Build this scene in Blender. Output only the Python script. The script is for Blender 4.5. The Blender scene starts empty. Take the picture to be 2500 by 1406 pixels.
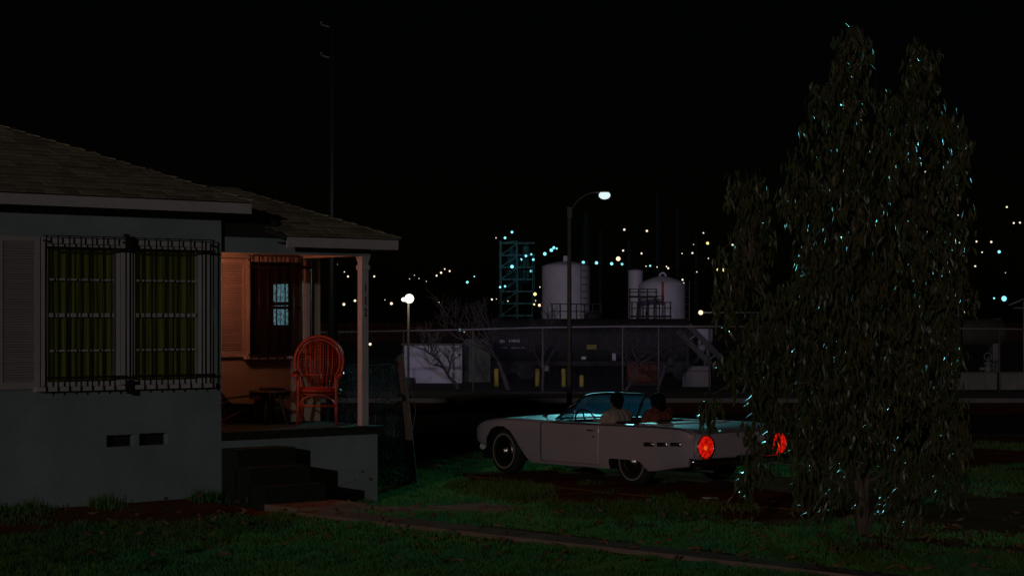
import bpy, bmesh, math, random
import numpy as np
from mathutils import Vector, Matrix, noise
R = math.radians
rng = random.Random(7)
nrs = np.random.RandomState(11)
S = bpy.context.scene
C = S.collection

# ------------------------------------------------------------------ camera, world, light, exposure
F, HZ, CZ = 4800.0, 780.0, 2.2          # focal length and horizon row in photo pixels (2500 wide), eye height
cd = bpy.data.cameras.new('camera'); cam = bpy.data.objects.new('camera', cd); C.objects.link(cam)
cam.location = (0, 0, CZ); cam.rotation_euler = (R(90), 0, 0)
cd.sensor_width = 36; cd.lens = 36 * F / 2500; cd.shift_y = (HZ - 703) / 2500; cd.clip_end = 3000; cd.clip_start = .1
S.camera = cam
W = bpy.data.worlds.new('World'); S.world = W; W.use_nodes = True
nt = W.node_tree; sky = nt.nodes.new('ShaderNodeTexSky'); sky.sky_type = 'NISHITA'; sky.sun_disc = False
SUN_EL, SUN_AZ = 8.0, 13.0               # low key from behind the camera, a little to its left
sky.sun_elevation = R(SUN_EL); sky.sun_rotation = R(180 + SUN_AZ)
bg = nt.nodes['Background']; bg.inputs[1].default_value = 0.00012
nt.links.new(sky.outputs[0], bg.inputs[0])
sl = bpy.data.lights.new('sun', 'SUN'); sl.energy = .225; sl.angle = R(.8); sl.color = (1, .93, .86)
so = bpy.data.objects.new('sun', sl); C.objects.link(so)
_L = Vector((-math.sin(R(SUN_AZ)) * math.cos(R(SUN_EL)), -math.cos(R(SUN_AZ)) * math.cos(R(SUN_EL)), math.sin(R(SUN_EL))))
so.rotation_euler = _L.to_track_quat('Z', 'Y').to_euler(); so.location = (-6, -20, 12)
S.view_settings.view_transform = 'Standard'; S.view_settings.look = 'None'
S.view_settings.exposure = 0; S.view_settings.gamma = 1; S.view_settings.use_curve_mapping = False
S.render.engine = 'CYCLES'; S.cycles.use_denoising = True
S.cycles.max_bounces = 6; S.cycles.transparent_max_bounces = 16
S.cycles.caustics_reflective = False; S.cycles.caustics_refractive = False

# ------------------------------------------------------------------ helpers
A = R(40)                                # the house front is turned 40 degrees to the picture plane
HX, HY = -3.46, 23.4                     # foot of the house corner
cA, sA = math.cos(A), math.sin(A)
def hw(u, v, z=0):                       # house u (along the front), v (outwards) -> world
    return Vector((HX + cA * u + sA * v, HY + sA * u - cA * v, z))
def uv_of(X, Y):
    dx, dy = X - HX, Y - HY
    return dx * cA + dy * sA, dx * sA - dy * cA
def ss(a, b, x):
    t = min(1, max(0, (x - a) / (b - a))); return t * t * (3 - 2 * t)
def gz(X, Y):                            # the lie of the land
    u, v = uv_of(X, Y)
    z = -.13 * ss(.3, 2.4, u) - .07 * ss(38, 52, Y)
    if u < .1 and v < 1.2: z += .1 * math.exp(-(max(v, 0) / .45) ** 2) * ss(.1, -.3, u)
    return z
def P(x, y, D):                          # pixel at a known distance
    return Vector(((x - 1250) * D / F, D, CZ - (y - HZ) * D / F))
def PX(x, D): return (x - 1250) * D / F
def PZ(y, D): return CZ - (y - HZ) * D / F
def u_at(x, v):                          # u where column x meets the house plane v
    k = (x - 1250) / F
    return (k * (HY - cA * v) - HX - sA * v) / (cA - k * sA)
def z_at(y, u, v):
    return CZ - (y - HZ) * (HY + sA * u - cA * v) / F

class MB:
    def __init__(s): s.v = []; s.f = []; s.sm = []
    def add(s, vs, fs, smooth=False):
        o = len(s.v); s.v += [tuple(p) for p in vs]; s.f += [tuple(i + o for i in f) for f in fs]; s.sm += [smooth] * len(fs); return s
    def box(s, x0, x1, y0, y1, z0, z1, M=None):
        vs = [Vector((x, y, z)) for z in (z0, z1) for y in (y0, y1) for x in (x0, x1)]
        if M: vs = [M @ p for p in vs]
        return s.add(vs, [(0, 2, 3, 1), (4, 5, 7, 6), (0, 1, 5, 4), (2, 6, 7, 3), (0, 4, 6, 2), (1, 3, 7, 5)])
    def beam(s, a, b, w, h=None, up=(0, 0, 1)):
        a, b = Vector(a), Vector(b); h = h or w; d = (b - a).normalized(); u = Vector(up)
        if abs(d.dot(u)) > .98: u = Vector((1, 0, 0))
        r = d.cross(u).normalized() * w / 2; t = r.cross(d).normalized() * h / 2
        vs = [p + sr * r + st * t for p in (a, b) for sr, st in ((-1, -1), (1, -1), (1, 1), (-1, 1))]
        return s.add(vs, [(3, 2, 1, 0), (4, 5, 6, 7), (0, 1, 5, 4), (1, 2, 6, 5), (2, 3, 7, 6), (3, 0, 4, 7)])
    def tube(s, pts, rad, n=8, cap=True, closed=False):
        pts = [Vector(p) for p in pts]; m = len(pts)
        rad = rad if hasattr(rad, '__len__') else [rad] * m
        vs = []; pr = None
        for i, p in enumerate(pts):
            if closed: d = pts[(i + 1) % m] - pts[i - 1]
            else: d = pts[min(i + 1, m - 1)] - pts[max(i - 1, 0)]
            d.normalize()
            if pr is None: pr = d.cross(Vector((.31, .17, .94) if abs(d.z) < .9 else (1, .1, 0))).normalized()
            pr = (pr - d * pr.dot(d)).normalized(); q = d.cross(pr)
            vs += [p + (pr * math.cos(2 * math.pi * k / n) + q * math.sin(2 * math.pi * k / n)) * rad[i] for k in range(n)]
        fs = []
        for i in range(m if closed else m - 1):
            j = (i + 1) % m
            fs += [(i * n + k, i * n + (k + 1) % n, j * n + (k + 1) % n, j * n + k) for k in range(n)]
        s.add(vs, fs, True)
        if cap and not closed:
            o = len(s.v) - len(vs)
            s.f += [tuple(o + k for k in reversed(range(n))), tuple(o + (m - 1) * n + k for k in range(n))]; s.sm += [False, False]
        return s
    def lathe(s, prof, n=16, M=None, smooth=True, cap=True):   # profile (r, z)
        vs = [Vector((r * math.cos(2 * math.pi * k / n), r * math.sin(2 * math.pi * k / n), z)) for r, z in prof for k in range(n)]
        if M: vs = [M @ p for p in vs]
        m = len(prof)
        fs = [(i * n + k, i * n + (k + 1) % n, (i + 1) * n + (k + 1) % n, (i + 1) * n + k) for i in range(m - 1) for k in range(n)]
        s.add(vs, fs, smooth); o = len(s.v) - len(vs)
        if cap:
            s.f += [tuple(o + k for k in reversed(range(n))), tuple(o + (m - 1) * n + k for k in range(n))]; s.sm += [False, False]
        return s
    def prism(s, poly, fn0, fn1):       # polygon points through two maps: a closed slab
        n = len(poly); vs = [fn0(*p) for p in poly] + [fn1(*p) for p in poly]
        return s.add(vs, [tuple(range(n)), tuple(reversed(range(n, 2 * n)))] + [(i, n + i, n + (i + 1) % n, (i + 1) % n) for i in range(n)])
    def ball(s, c, r, n=10, m=7, sc=(1, 1, 1)):
        c = Vector(c); prof = [(math.sin(math.pi * i / m) * r + 1e-4, -math.cos(math.pi * i / m) * r) for i in range(m + 1)]
        return s.lathe(prof, n, Matrix.Translation(c) @ Matrix.Diagonal((*sc, 1)), True, True)
    def mesh(s, name, mat, fix=True):
        me = bpy.data.meshes.new(name); me.from_pydata(s.v, [], s.f)
        me.polygons.foreach_set('use_smooth', s.sm)
        if fix:
            bm = bmesh.new(); bm.from_mesh(me); bmesh.ops.recalc_face_normals(bm, faces=bm.faces); bm.to_mesh(me); bm.free()
        if mat: me.materials.append(mat)
        return me
    def build(s, name, mat, parent=None, kind=None, fix=True):
        o = bpy.data.objects.new(name, s.mesh(name, mat, fix)); C.objects.link(o)
        if parent: o.parent = parent
        if kind: o['kind'] = kind
        return o
def inst(name, me, parent, loc=(0, 0, 0), rot=(0, 0, 0), sc=(1, 1, 1)):
    o = bpy.data.objects.new(name, me); C.objects.link(o); o.parent = parent
    o.location = loc; o.rotation_euler = rot; o.scale = sc; return o
def tag(o, label, cat, group=None, kind=None):
    o['label'] = label; o['category'] = cat
    if group: o['group'] = group
    if kind: o['kind'] = kind
    return o
def thing(name, label, cat, loc=(0, 0, 0), rz=0, group=None):
    o = bpy.data.objects.new(name, None); C.objects.link(o); o.location = loc; o.rotation_euler = (0, 0, rz)
    o.empty_display_size = .1
    return tag(o, label, cat, group)
def struct(o): o['kind'] = 'structure'; return o
def apply_mods(o):
    dg = bpy.context.evaluated_depsgraph_get(); dg.update()
    me = bpy.data.meshes.new_from_object(o.evaluated_get(dg)); o.modifiers.clear(); o.data = me
    return o

# ------------------------------------------------------------------ materials
MATS = {}
def mat(name, col, rough=.7, col2=None, scale=6.0, bump=0., bscale=40., metal=0., spec=.5, detail=5., stretch=None, coords='Object', mixw=1.0, coat=0):
    m = bpy.data.materials.new(name); m.use_nodes = True; t = m.node_tree; b = t.nodes['Principled BSDF']
    b.inputs['Base Color'].default_value = (*col, 1); b.inputs['Roughness'].default_value = rough
    b.inputs['Metallic'].default_value = metal; b.inputs['Specular IOR Level'].default_value = spec
    if coat: b.inputs['Coat Weight'].default_value = coat; b.inputs['Coat Roughness'].default_value = .08
    tc = t.nodes.new('ShaderNodeTexCoord'); src = tc.outputs[coords]
    if stretch:
        mp = t.nodes.new('ShaderNodeMapping'); mp.inputs['Scale'].default_value = stretch; t.links.new(src, mp.inputs[0]); src = mp.outputs[0]
    if col2:
        n = t.nodes.new('ShaderNodeTexNoise'); n.inputs['Scale'].default_value = scale; n.inputs['Detail'].default_value = detail
        n.inputs['Roughness'].default_value = .62; t.links.new(src, n.inputs['Vector'])
        r = t.nodes.new('ShaderNodeValToRGB'); r.color_ramp.elements[0].position = .32; r.color_ramp.elements[1].position = .7
        r.color_ramp.elements[0].color = (*col, 1); r.color_ramp.elements[1].color = (*col2, 1)
        t.links.new(n.outputs[0], r.inputs[0]); t.links.new(r.outputs[0], b.inputs['Base Color'])
    if bump:
        n2 = t.nodes.new('ShaderNodeTexNoise'); n2.inputs['Scale'].default_value = bscale; n2.inputs['Detail'].default_value = 4
        t.links.new(src, n2.inputs['Vector'])
        bp = t.nodes.new('ShaderNodeBump'); bp.inputs['Strength'].default_value = bump; bp.inputs['Distance'].default_value = .02
        t.links.new(n2.outputs[0], bp.inputs['Height']); t.links.new(bp.outputs[0], b.inputs['Normal'])
    MATS[name] = m; return m
def emit(name, col, strength):
    m = bpy.data.materials.new(name); m.use_nodes = True; t = m.node_tree; b = t.nodes['Principled BSDF']
    b.inputs['Base Color'].default_value = (*[c * .5 for c in col], 1); b.inputs['Emission Color'].default_value = (*col, 1)
    b.inputs['Emission Strength'].default_value = strength; return m
def rand_tint(m, lo, hi):               # each object (shingle, slat, leaf) a little lighter or darker
    t = m.node_tree; b = t.nodes['Principled BSDF']; oi = t.nodes.new('ShaderNodeObjectInfo')
    mr = t.nodes.new('ShaderNodeMapRange'); mr.inputs[3].default_value = lo; mr.inputs[4].default_value = hi
    t.links.new(oi.outputs['Random'], mr.inputs[0])
    mx = t.nodes.new('ShaderNodeMix'); mx.data_type = 'RGBA'; mx.blend_type = 'MULTIPLY'; mx.inputs[0].default_value = 1
    src = b.inputs['Base Color'].links[0].from_socket if b.inputs['Base Color'].links else None
    if src: t.links.new(src, mx.inputs[6])
    else: mx.inputs[6].default_value = b.inputs['Base Color'].default_value
    t.links.new(mr.outputs[0], mx.inputs[7]); t.links.new(mx.outputs[2], b.inputs['Base Color']); return m

stucco = mat('stucco', (.205, .258, .272), .9, (.315, .378, .395), 1.1, .5, 90, detail=9)
porchwall = mat('porch_stucco', (.33, .30, .26), .9, (.40, .36, .32), 2, .3, 120)
white = mat('white_paint', (.46, .42, .45), .6, (.55, .50, .53), 3, .1, 60)
shutterp = rand_tint(mat('shutter_paint', (.42, .36, .37), .6, (.49, .43, .44), 4), .85, 1.0)
roofm = rand_tint(mat('shingle', (.24, .195, .135), .95, (.38, .31, .22), 14, .5, 90), .6, 1.15)
roofu = mat('roof_underlay', (.03, .027, .022), .95)
iron = mat('black_iron', (.012, .011, .011), .5, (.03, .018, .013), 20)
curtain = mat('green_curtain', (.06, .075, .01), .9, (.25, .26, .045), 3, stretch=(7, 7, .25))  # light and shade of the folds painted as vertical stripes
_b = curtain.node_tree.nodes['Principled BSDF']; curtain.node_tree.links.new(_b.inputs['Base Color'].links[0].from_socket, _b.inputs['Emission Color'])
_b.inputs['Emission Strength'].default_value = .010      # room light put into the cloth as a faint glow
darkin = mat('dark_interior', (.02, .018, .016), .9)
carpet = mat('green_carpet', (.012, .02, .012), .95, (.022, .032, .016), 12, .6, 200)
concrete = mat('concrete', (.11, .10, .10), .85, (.17, .15, .15), 3, .3, 60)
paving = mat('path_concrete', (.27, .165, .13), .97, (.40, .26, .21), 2.2, .5, 50, spec=0)
driveway_m = mat('driveway_soil', (.10, .042, .021), .95, (.22, .095, .05), 1.3, .9, 40, spec=.0)
asphalt = mat('asphalt', (.016, .016, .017), .8, (.028, .028, .028), 2, .2, 80, spec=.2)
dirt = mat('soil', (.15, .06, .028), .97, (.30, .13, .066), 1.7, .9, 30, spec=.0)
redrattan = mat('red_rattan', (.30, .022, .008), .5, (.42, .05, .014), 18, .15, 60, coat=.1)
redcush = mat('red_cushion', (.36, .012, .008), .75)
darkwood = mat('dark_wood', (.03, .022, .015), .7, (.05, .035, .022), 10, stretch=(1, 1, .15))
oldwood = mat('weathered_wood', (.10, .06, .045), .85, (.17, .10, .075), 9, .5, 40, stretch=(3, 3, .3))
carwhite = mat('car_paint', (.44, .35, .40), .38, (.48, .385, .435), 1.2, coat=.6)
chrome = mat('chrome', (.55, .55, .56), .16, metal=1.0)
carblack = mat('car_trim_black', (.012, .012, .013), .5)
rubber = mat('tyre_rubber', (.012, .012, .012), .8, (.02, .019, .018), 10)
whitewall = mat('whitewall_band', (.34, .30, .26), .7)
hubm = mat('hubcap_steel', (.30, .27, .24), .28, metal=1.0)
vinyl = mat('seat_vinyl', (.05, .035, .03), .5)
tail = emit('tail_lamp_lit', (1, .012, .004), .5)
tailcore = emit('tail_lamp_bulb', (1, .14, .01), .7)
_t = tail.node_tree; _n = _t.nodes.new('ShaderNodeTexVoronoi'); _n.inputs['Scale'].default_value = 26; _c = _t.nodes.new('ShaderNodeTexCoord'); _t.links.new(_c.outputs['Object'], _n.inputs['Vector'])
_m = _t.nodes.new('ShaderNodeMapRange'); _m.inputs[2].default_value = .8; _m.inputs[3].default_value = .85; _m.inputs[4].default_value = .18     # moulded lens facets
_t.links.new(_n.outputs['Distance'], _m.inputs[0]); _t.links.new(_m.outputs[0], _t.nodes['Principled BSDF'].inputs['Emission Strength'])
skin = mat('skin', (.30, .17, .12), .55)
hairm = mat('dark_hair', (.006, .005, .004), .9, spec=.1)
shirt1 = mat('pale_shirt', (.34, .25, .22), .85, (.40, .30, .26), 8)
shirt2 = mat('red_top', (.16, .035, .02), .85, (.2, .045, .03), 8)
trousers = mat('dark_trousers', (.02, .02, .025), .85)
bark = mat('bark', (.10, .07, .05), .9, (.19, .13, .10), 9, .7, 30, stretch=(2, 2, .5))
barebark = mat('bare_bark', (.045, .038, .04), .9, (.08, .068, .072), 8)
galv = mat('galvanised_steel', (.16, .155, .18), .6, (.22, .21, .24), 5, metal=.2)
polem = mat('lamp_pole', (.07, .065, .06), .7, (.12, .105, .09), 4)
tankm = mat('tank_paint', (.50, .46, .62), .6, (.62, .57, .72), 1.3, .05, 20)
darksteel = mat('dark_steel', (.02, .02, .024), .7, (.045, .042, .05), 2, spec=.2)
teal = mat('teal_steel', (.02, .09, .11), .7, (.035, .13, .15), 1)
mastm = mat('mast_black', (.004, .004, .004), .9, spec=.05)
colm = mat('column_dark', (.008, .022, .028), .8, (.012, .03, .035), 1, spec=.1)
greenbox = mat('green_container', (.07, .08, .06), .7, (.1, .11, .085), 2)
yellow = mat('yellow_paint', (.42, .33, .04), .6, (.34, .26, .04), 6)
wallwhite = mat('white_block_wall', (.54, .50, .68), .85, (.62, .58, .74), 1.5, .2, 30)
wallgrey = mat('grey_block_wall', (.15, .14, .145), .85, (.21, .19, .2), 2)
redpaint = mat('red_paint', (.35, .04, .03), .6)
orangesteel = mat('rusty_steel', (.2, .06, .03), .8, (.12, .04, .03), 3)
paper = mat('litter_paper', (.5, .42, .38), .8)
mWarm = emit('lamp_warm', (1, .80, .62), 1.4)
mCyan = emit('lamp_cyan', (.25, .88, 1), 1.5)
mYel = emit('lamp_yellow', (1, .88, .3), 1.4)
mOra = emit('lamp_orange', (1, .68, .42), 2.0)
mViolet = emit('lamp_violet', (.95, .82, 1), 2.0)
mStreet = emit('lamp_street', (.72, .90, .95), 1.0)
mBright = emit('lamp_bright', (1, .95, .72), 2.2)
mPorch = emit('lamp_porch', (1, .4, .18), 6)

def glass(name, tint, fac):             # pane: clear mixed with a tinted film that scatters light through it
    m = bpy.data.materials.new(name); m.use_nodes = True; t = m.node_tree; t.nodes.clear()
    o = t.nodes.new('ShaderNodeOutputMaterial'); tr = t.nodes.new('ShaderNodeBsdfTransparent'); gl = t.nodes.new('ShaderNodeBsdfGlossy')
    gl.inputs['Roughness'].default_value = .05; tl = t.nodes.new('ShaderNodeBsdfTranslucent'); tl.inputs[0].default_value = (*tint, 1)
    fn = t.nodes.new('ShaderNodeFresnel'); fn.inputs[0].default_value = 1.3; fr = t.nodes.new('ShaderNodeMath'); fr.operation = 'MULTIPLY'; fr.inputs[1].default_value = .35; t.links.new(fn.outputs[0], fr.inputs[0])
    a = t.nodes.new('ShaderNodeMixShader'); a.inputs[0].default_value = fac; t.links.new(tr.outputs[0], a.inputs[1]); t.links.new(tl.outputs[0], a.inputs[2])
    b = t.nodes.new('ShaderNodeMixShader'); t.links.new(fr.outputs[0], b.inputs[0]); t.links.new(a.outputs[0], b.inputs[1]); t.links.new(gl.outputs[0], b.inputs[2])
    t.links.new(b.outputs[0], o.inputs[0]); return m
pane_m = glass('window_glass', (.2, .2, .2), .05)
wind_m = glass('windscreen_glass', (.035, .17, .27), .6)  # blue tint puts the lamp-lit veil into the glass itself
def leafmat(name, col, col2, rough, trans, spec=.5):
    m = mat(name, col, rough, col2, 3.0, spec=spec); t = m.node_tree; b = t.nodes['Principled BSDF']
    out = t.nodes['Material Output']; tl = t.nodes.new('ShaderNodeBsdfTranslucent')
    src = b.inputs['Base Color'].links[0].from_socket; t.links.new(src, tl.inputs[0])
    mx = t.nodes.new('ShaderNodeMixShader'); mx.inputs[0].default_value = trans
    t.links.new(b.outputs[0], mx.inputs[1]); t.links.new(tl.outputs[0], mx.inputs[2]); t.links.new(mx.outputs[0], out.inputs[0]); return m
leaf_m = leafmat('gum_leaf', (.055, .065, .02), (.13, .105, .045), .5, .2, .05)
_b = leaf_m.node_tree.nodes['Principled BSDF']; _b.inputs['Coat Weight'].default_value = 1; _b.inputs['Coat Roughness'].default_value = .3; _b.inputs['Coat IOR'].default_value = 1.3
grass_m = leafmat('grass_blade', (.07, .24, .085), (.20, .28, .055), .6, .36, .1)
for _n in grass_m.node_tree.nodes:
    if _n.type == 'TEX_NOISE': _n.inputs['Scale'].default_value = .8
ivy_m = leafmat('vine_leaf', (.03, .04, .015), (.06, .06, .03), .8, .1, .05)
screen_m = bpy.data.materials.new('insect_screen'); screen_m.use_nodes = True
_t = screen_m.node_tree; _b = _t.nodes['Principled BSDF']; _b.inputs['Base Color'].default_value = (.05, .02, .013, 1); _b.inputs['Roughness'].default_value = .8
_b.inputs['Alpha'].default_value = .45
lace = bpy.data.materials.new('lit_lace'); lace.use_nodes = True       # a lit window seen through lace
_t = lace.node_tree; _b = _t.nodes['Principled BSDF']; _tc = _t.nodes.new('ShaderNodeTexCoord')
_vo = _t.nodes.new('ShaderNodeTexVoronoi'); _vo.inputs['Scale'].default_value = 22; _t.links.new(_tc.outputs['Object'], _vo.inputs['Vector'])
_rp = _t.nodes.new('ShaderNodeValToRGB'); _rp.color_ramp.elements[0].position = .1; _rp.color_ramp.elements[1].position = .62
_rp.color_ramp.elements[0].color = (.02, .06, .12, 1); _rp.color_ramp.elements[1].color = (.38, .85, 1, 1)
_t.links.new(_vo.outputs['Distance'], _rp.inputs[0]); _t.links.new(_rp.outputs[0], _b.inputs['Emission Color']); _b.inputs['Emission Strength'].default_value = .6
_b.inputs['Base Color'].default_value = (.1, .1, .1, 1)

# ------------------------------------------------------------------ ground, road, paths
def axis(a, b, step, far, n=9):
    near = list(np.arange(a, b + 1e-6, step)); k = [(i / n) ** 2.2 for i in range(1, n + 1)]
    return [a - t * (far - abs(a)) for t in reversed(k)] + near + [b + t * (far - abs(b)) for t in k]
def relief(X, Y):
    return gz(X, Y) + .018 * noise.noise((X * .9, Y * .9, 3)) * (1 if 5 < Y < 40 else 0)
def grid_sheet(name, xs, ys, fz, m):
    b = MB(); nx = len(xs)
    vs = [(x, y, fz(x, y)) for y in ys for x in xs]
    b.add(vs, [(j * nx + i, j * nx + i + 1, (j + 1) * nx + i + 1, (j + 1) * nx + i) for j in range(len(ys) - 1) for i in range(nx - 1)], True)
    return struct(b.build(name, m))
ground = grid_sheet('ground', axis(-9, 10, .22, 900), axis(14, 36, .22, 1500), relief, dirt)
def slab(name, poly_fn, n_long, n_wide, lift, depth, m):    # a paved strip that follows the ground, with real edges
    b = MB(); top = []
    for i in range(n_long + 1):
        for j in range(n_wide + 1):
            X, Y = poly_fn(i / n_long, j / n_wide); top.append((X, Y, gz(X, Y) + lift))
    nw = n_wide + 1; nv = len(top); vs = top + [(x, y, z - depth) for x, y, z in top]
    fs = [(i * nw + j, i * nw + j + 1, (i + 1) * nw + j + 1, (i + 1) * nw + j) for i in range(n_long) for j in range(n_wide)]
    for i in range(n_long):
        for j in (0, n_wide):
            a, c = i * nw + j, (i + 1) * nw + j; fs.append((a, c, c + nv, a + nv))
    for j in range(n_wide):
        for i in (0, n_long):
            a, c = i * nw + j, i * nw + j + 1; fs.append((a, c, c + nv, a + nv))
    b.add(vs, fs); return struct(b.build(name, m))
CAR_TH = R(128.3)                          # heading of the car: away and to the left
cf = Vector((math.cos(CAR_TH), math.sin(CAR_TH), 0)); cl = Vector((-cf.y, cf.x, 0))
RW = Vector((1.735, 27.3, 0))              # where its left rear wheel stands
def drive_pt(a, c):                        # a runs along the drive, c across
    p = RW - cl * .78 + cf * (-9 + 19 * a) + cl * (1.55 - 3.5 * c + .12 * math.sin(a * 17) * (1 - 2 * c)); return p.x, p.y
slab('driveway', drive_pt, 60, 8, .018, .12, driveway_m)
slab('road', lambda a, c: (-90 + 180 * a, 40 + 16.5 * c), 30, 10, .01, .1, asphalt)
slab('pavement', lambda a, c: (-90 + 180 * a, 56.5 + 5 * c), 30, 3, .14, .3, concrete)
yard = slab('yard', lambda a, c: (-120 + 240 * a, 61.6 + 150 * c), 30, 12, .012, .05, asphalt)
# the walk straight out from the steps, a second walk along the front, and the pad at the foot of the steps
def walk_out(a, c):
    p = Vector((-2.25, 22.2, 0)); q = Vector((1.21, 18.7, 0)); d = (q - p); d.z = 0; n = Vector((-d.y, d.x, 0)).normalized()
    r = p + d * 1.6 * a + n * (.25 * (1 - 2 * c)); return r.x, r.y
def walk_along(a, c):
    p = hw(.2, 1.33); q = Vector((PX(1215, 24.3), 24.3, 0)); d = q - p; d.z = 0; n = Vector((-d.y, d.x, 0)).normalized()
    r = p + d * a + n * (.33 * (1 - 2 * c)); return r.x, r.y
slab('garden_path', walk_out, 36, 3, .045, .15, paving)
slab('front_path', walk_along, 20, 3, .05, .15, paving)
def in_strip(fn, X, Y, n=24):
    for i in range(n):
        p0, p1 = fn(i / n, .5), fn((i + 1) / n, .5); w = math.dist(fn(i / n, 0), fn(i / n, 1)) / 2
        dx, dy = p1[0] - p0[0], p1[1] - p0[1]; L = dx * dx + dy * dy; t = ((X - p0[0]) * dx + (Y - p0[1]) * dy) / L
        if -.02 <= t <= 1.02 and math.hypot(X - p0[0] - t * dx, Y - p0[1] - t * dy) < w: return True
    return False

# ------------------------------------------------------------------ house
house = thing('house', 'single-storey pale stucco house with shingled hip roof, barred windows and raised front porch', 'house', (HX, HY, 0), A)
def L(u, v, z): return Vector((u, -v, z))                 # house-local point
def wall_panel(b, u0, u1, z0, z1, v, th, holes):
    us = sorted({u0, u1, *[h[0] for h in holes], *[h[1] for h in holes]}); zs = sorted({z0, z1, *[h[2] for h in holes], *[h[3] for h in holes]})
    inh = lambda u, z: any(h[0] < u < h[1] and h[2] < z < h[3] for h in holes)
    for i in range(len(us) - 1):
        for j in range(len(zs) - 1):
            if inh((us[i] + us[i + 1]) / 2, (zs[j] + zs[j + 1]) / 2): continue
            for vv in (v, v - th):
                b.add([L(us[i], vv, zs[j]), L(us[i + 1], vv, zs[j]), L(us[i + 1], vv, zs[j + 1]), L(us[i], vv, zs[j + 1])], [(0, 1, 2, 3)])
    for h in holes + [(u0, u1, z0, z1)]:
        c = [(h[0], h[2]), (h[1], h[2]), (h[1], h[3]), (h[0], h[3])]
        for k in range(4):
            p, q = c[k], c[(k + 1) % 4]
            b.add([L(p[0], v, p[1]), L(q[0], v, q[1]), L(q[0], v - th, q[1]), L(p[0], v - th, p[1])], [(0, 1, 2, 3)])
WU0, WU1, WZ0, WZ1 = -2.33, -.19, 1.45, 3.10
V1 = (u_at(260, 0), u_at(328, 0), .745, .88); V2 = (u_at(340, 0), u_at(410, 0), .745, .885)
PWU0, PWU1, PWZ0, PWZ1 = 1.33, 2.2, 1.74, 2.97
b = MB(); wall_panel(b, -6.2, 0, -.35, 3.47, 0, .18, [(WU0, WU1, WZ0, WZ1), V1, V2]); w1 = b.build('wall', stucco, house)
w1['label'] = 'pale grey-green stucco front wall'
b = MB(); wall_panel(b, .003, 2.45, .5, 3.2, -1.5, .18, [(PWU0, PWU1, PWZ0, PWZ1)]); b.build('wall', porchwall, house)
b = MB()
b.box(-.18, -.003, .181, 6.5, -.35, 3.46); b.box(2.27, 2.45, 1.69, 6.5, -.35, 3.18); b.box(-6.2, 2.45, 6.5, 6.7, -.35, 3.18)
b.box(-6.2, -6.02, .18, 6.5, -.35, 3.46); b.build('wall', stucco, house)
b = MB(); b.box(-6.0, 2.26, .3, 6.48, .7, .78); b.build('floor', darkin, house)
for V in (V1, V2):
    vt = MB().box(V[0], V[1], .1, .11, V[2], V[3]).build('crawl_vent', darkin, house)
    m = MB()
    for k in range(1, 8): uu = V[0] + (V[1] - V[0]) * k / 8; m.tube([(uu, .09, V[2]), (uu, .09, V[3])], .0025, 4)
    for k in range(1, 4): zz = V[2] + (V[3] - V[2]) * k / 4; m.tube([(V[0], .088, zz), (V[1], .088, zz)], .0025, 4)
    m.build('mesh_screen', iron, vt)

def bars(parent, u0, u1, z0, z1, v, n, rail_z, over=.05, vw=0):
    g = bpy.data.objects.new('window_grille', None); C.objects.link(g); g.parent = parent
    step = (u1 - u0) / n
    for i in range(n + 1):
        uu = u0 + i * step; dz = rng.uniform(-.008, .008)
        MB().tube([L(uu, v, z0 - over + dz), L(uu, v, z1 + over * .8 + dz)], .009, 6).build('bar', iron, g)
    for zz in rail_z:
        MB().beam(L(u0 - .02, v + .012, zz), L(u1 + .02, v + .012, zz), .008, .028).build('rail', iron, g)
    for uu in (u0, u1):
        for zz in (z0 + .02, z1 - .02): MB().beam(L(uu, vw + .001, zz), L(uu, v, zz), .02, .02).build('bracket', iron, g)
    # the thin outer frame rods, a little behind the bars
    for zz in (z0 - .03, z1 + .035): MB().tube([L(u0 - .03, v - .02, zz), L(u1 + .03, v - .02, zz)], .006, 5).build('rail', iron, g)
    return g

def sash_window(u0, u1, z0, z1, v, parent, cm, seed):
    w = bpy.data.objects.new('window', None); C.objects.link(w); w.parent = parent
    fr = MB(); t = .05
    for (a, c, d, e) in ((u0, u1, z1 - t, z1), (u0, u1, z0, z0 + t), (u0, u0 + t, z0 + t, z1 - t), (u1 - t, u1, z0 + t, z1 - t)):
        fr.box(a, c, -v, -v + .07, d, e)
    fr.build('frame', white, w)
    zm = (z0 + z1) / 2
    MB().box(u0 + t, u1 - t, -v + .015, -v + .06, zm - .022, zm + .022).build('meeting_rail', white, w)
    for zz in ((z1 + zm) / 2, (z0 + zm) / 2): MB().box(u0 + t, u1 - t, -v + .025, -v + .05, zz - .011, zz + .011).build('glazing_bar', white, w)
    zs = [z0 + t, (z0 + zm) / 2, zm, (z1 + zm) / 2, z1 - t]
    for k in range(4): MB().box(u0 + t - .004, u1 - t + .004, -v + .037, -v + .04, zs[k] + .008, zs[k + 1] - .008).build('pane', pane_m, w)
    c = MB(); n = 70; r2 = random.Random(seed); ph = [r2.uniform(0, 6) for _ in range(4)]
    vs = []
    for i in range(n + 1):
        f = i / n; uu = u0 + .02 + (u1 - u0 - .04) * f
        dv = .022 * math.sin(f * 60 + ph[0]) + .014 * math.sin(f * 37 + ph[1]) + .01 * math.sin(f * 101 + ph[2])
        vs += [L(uu, v - .085 + dv, z0), L(uu, v - .085 + dv * .6, z1)]
    c.add(vs, [(2 * i, 2 * i + 2, 2 * i + 3, 2 * i + 1) for i in range(n)], True); c.build('curtain', cm, w, fix=False)
    return w
um = (WU0 + WU1) / 2 - .02
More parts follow.
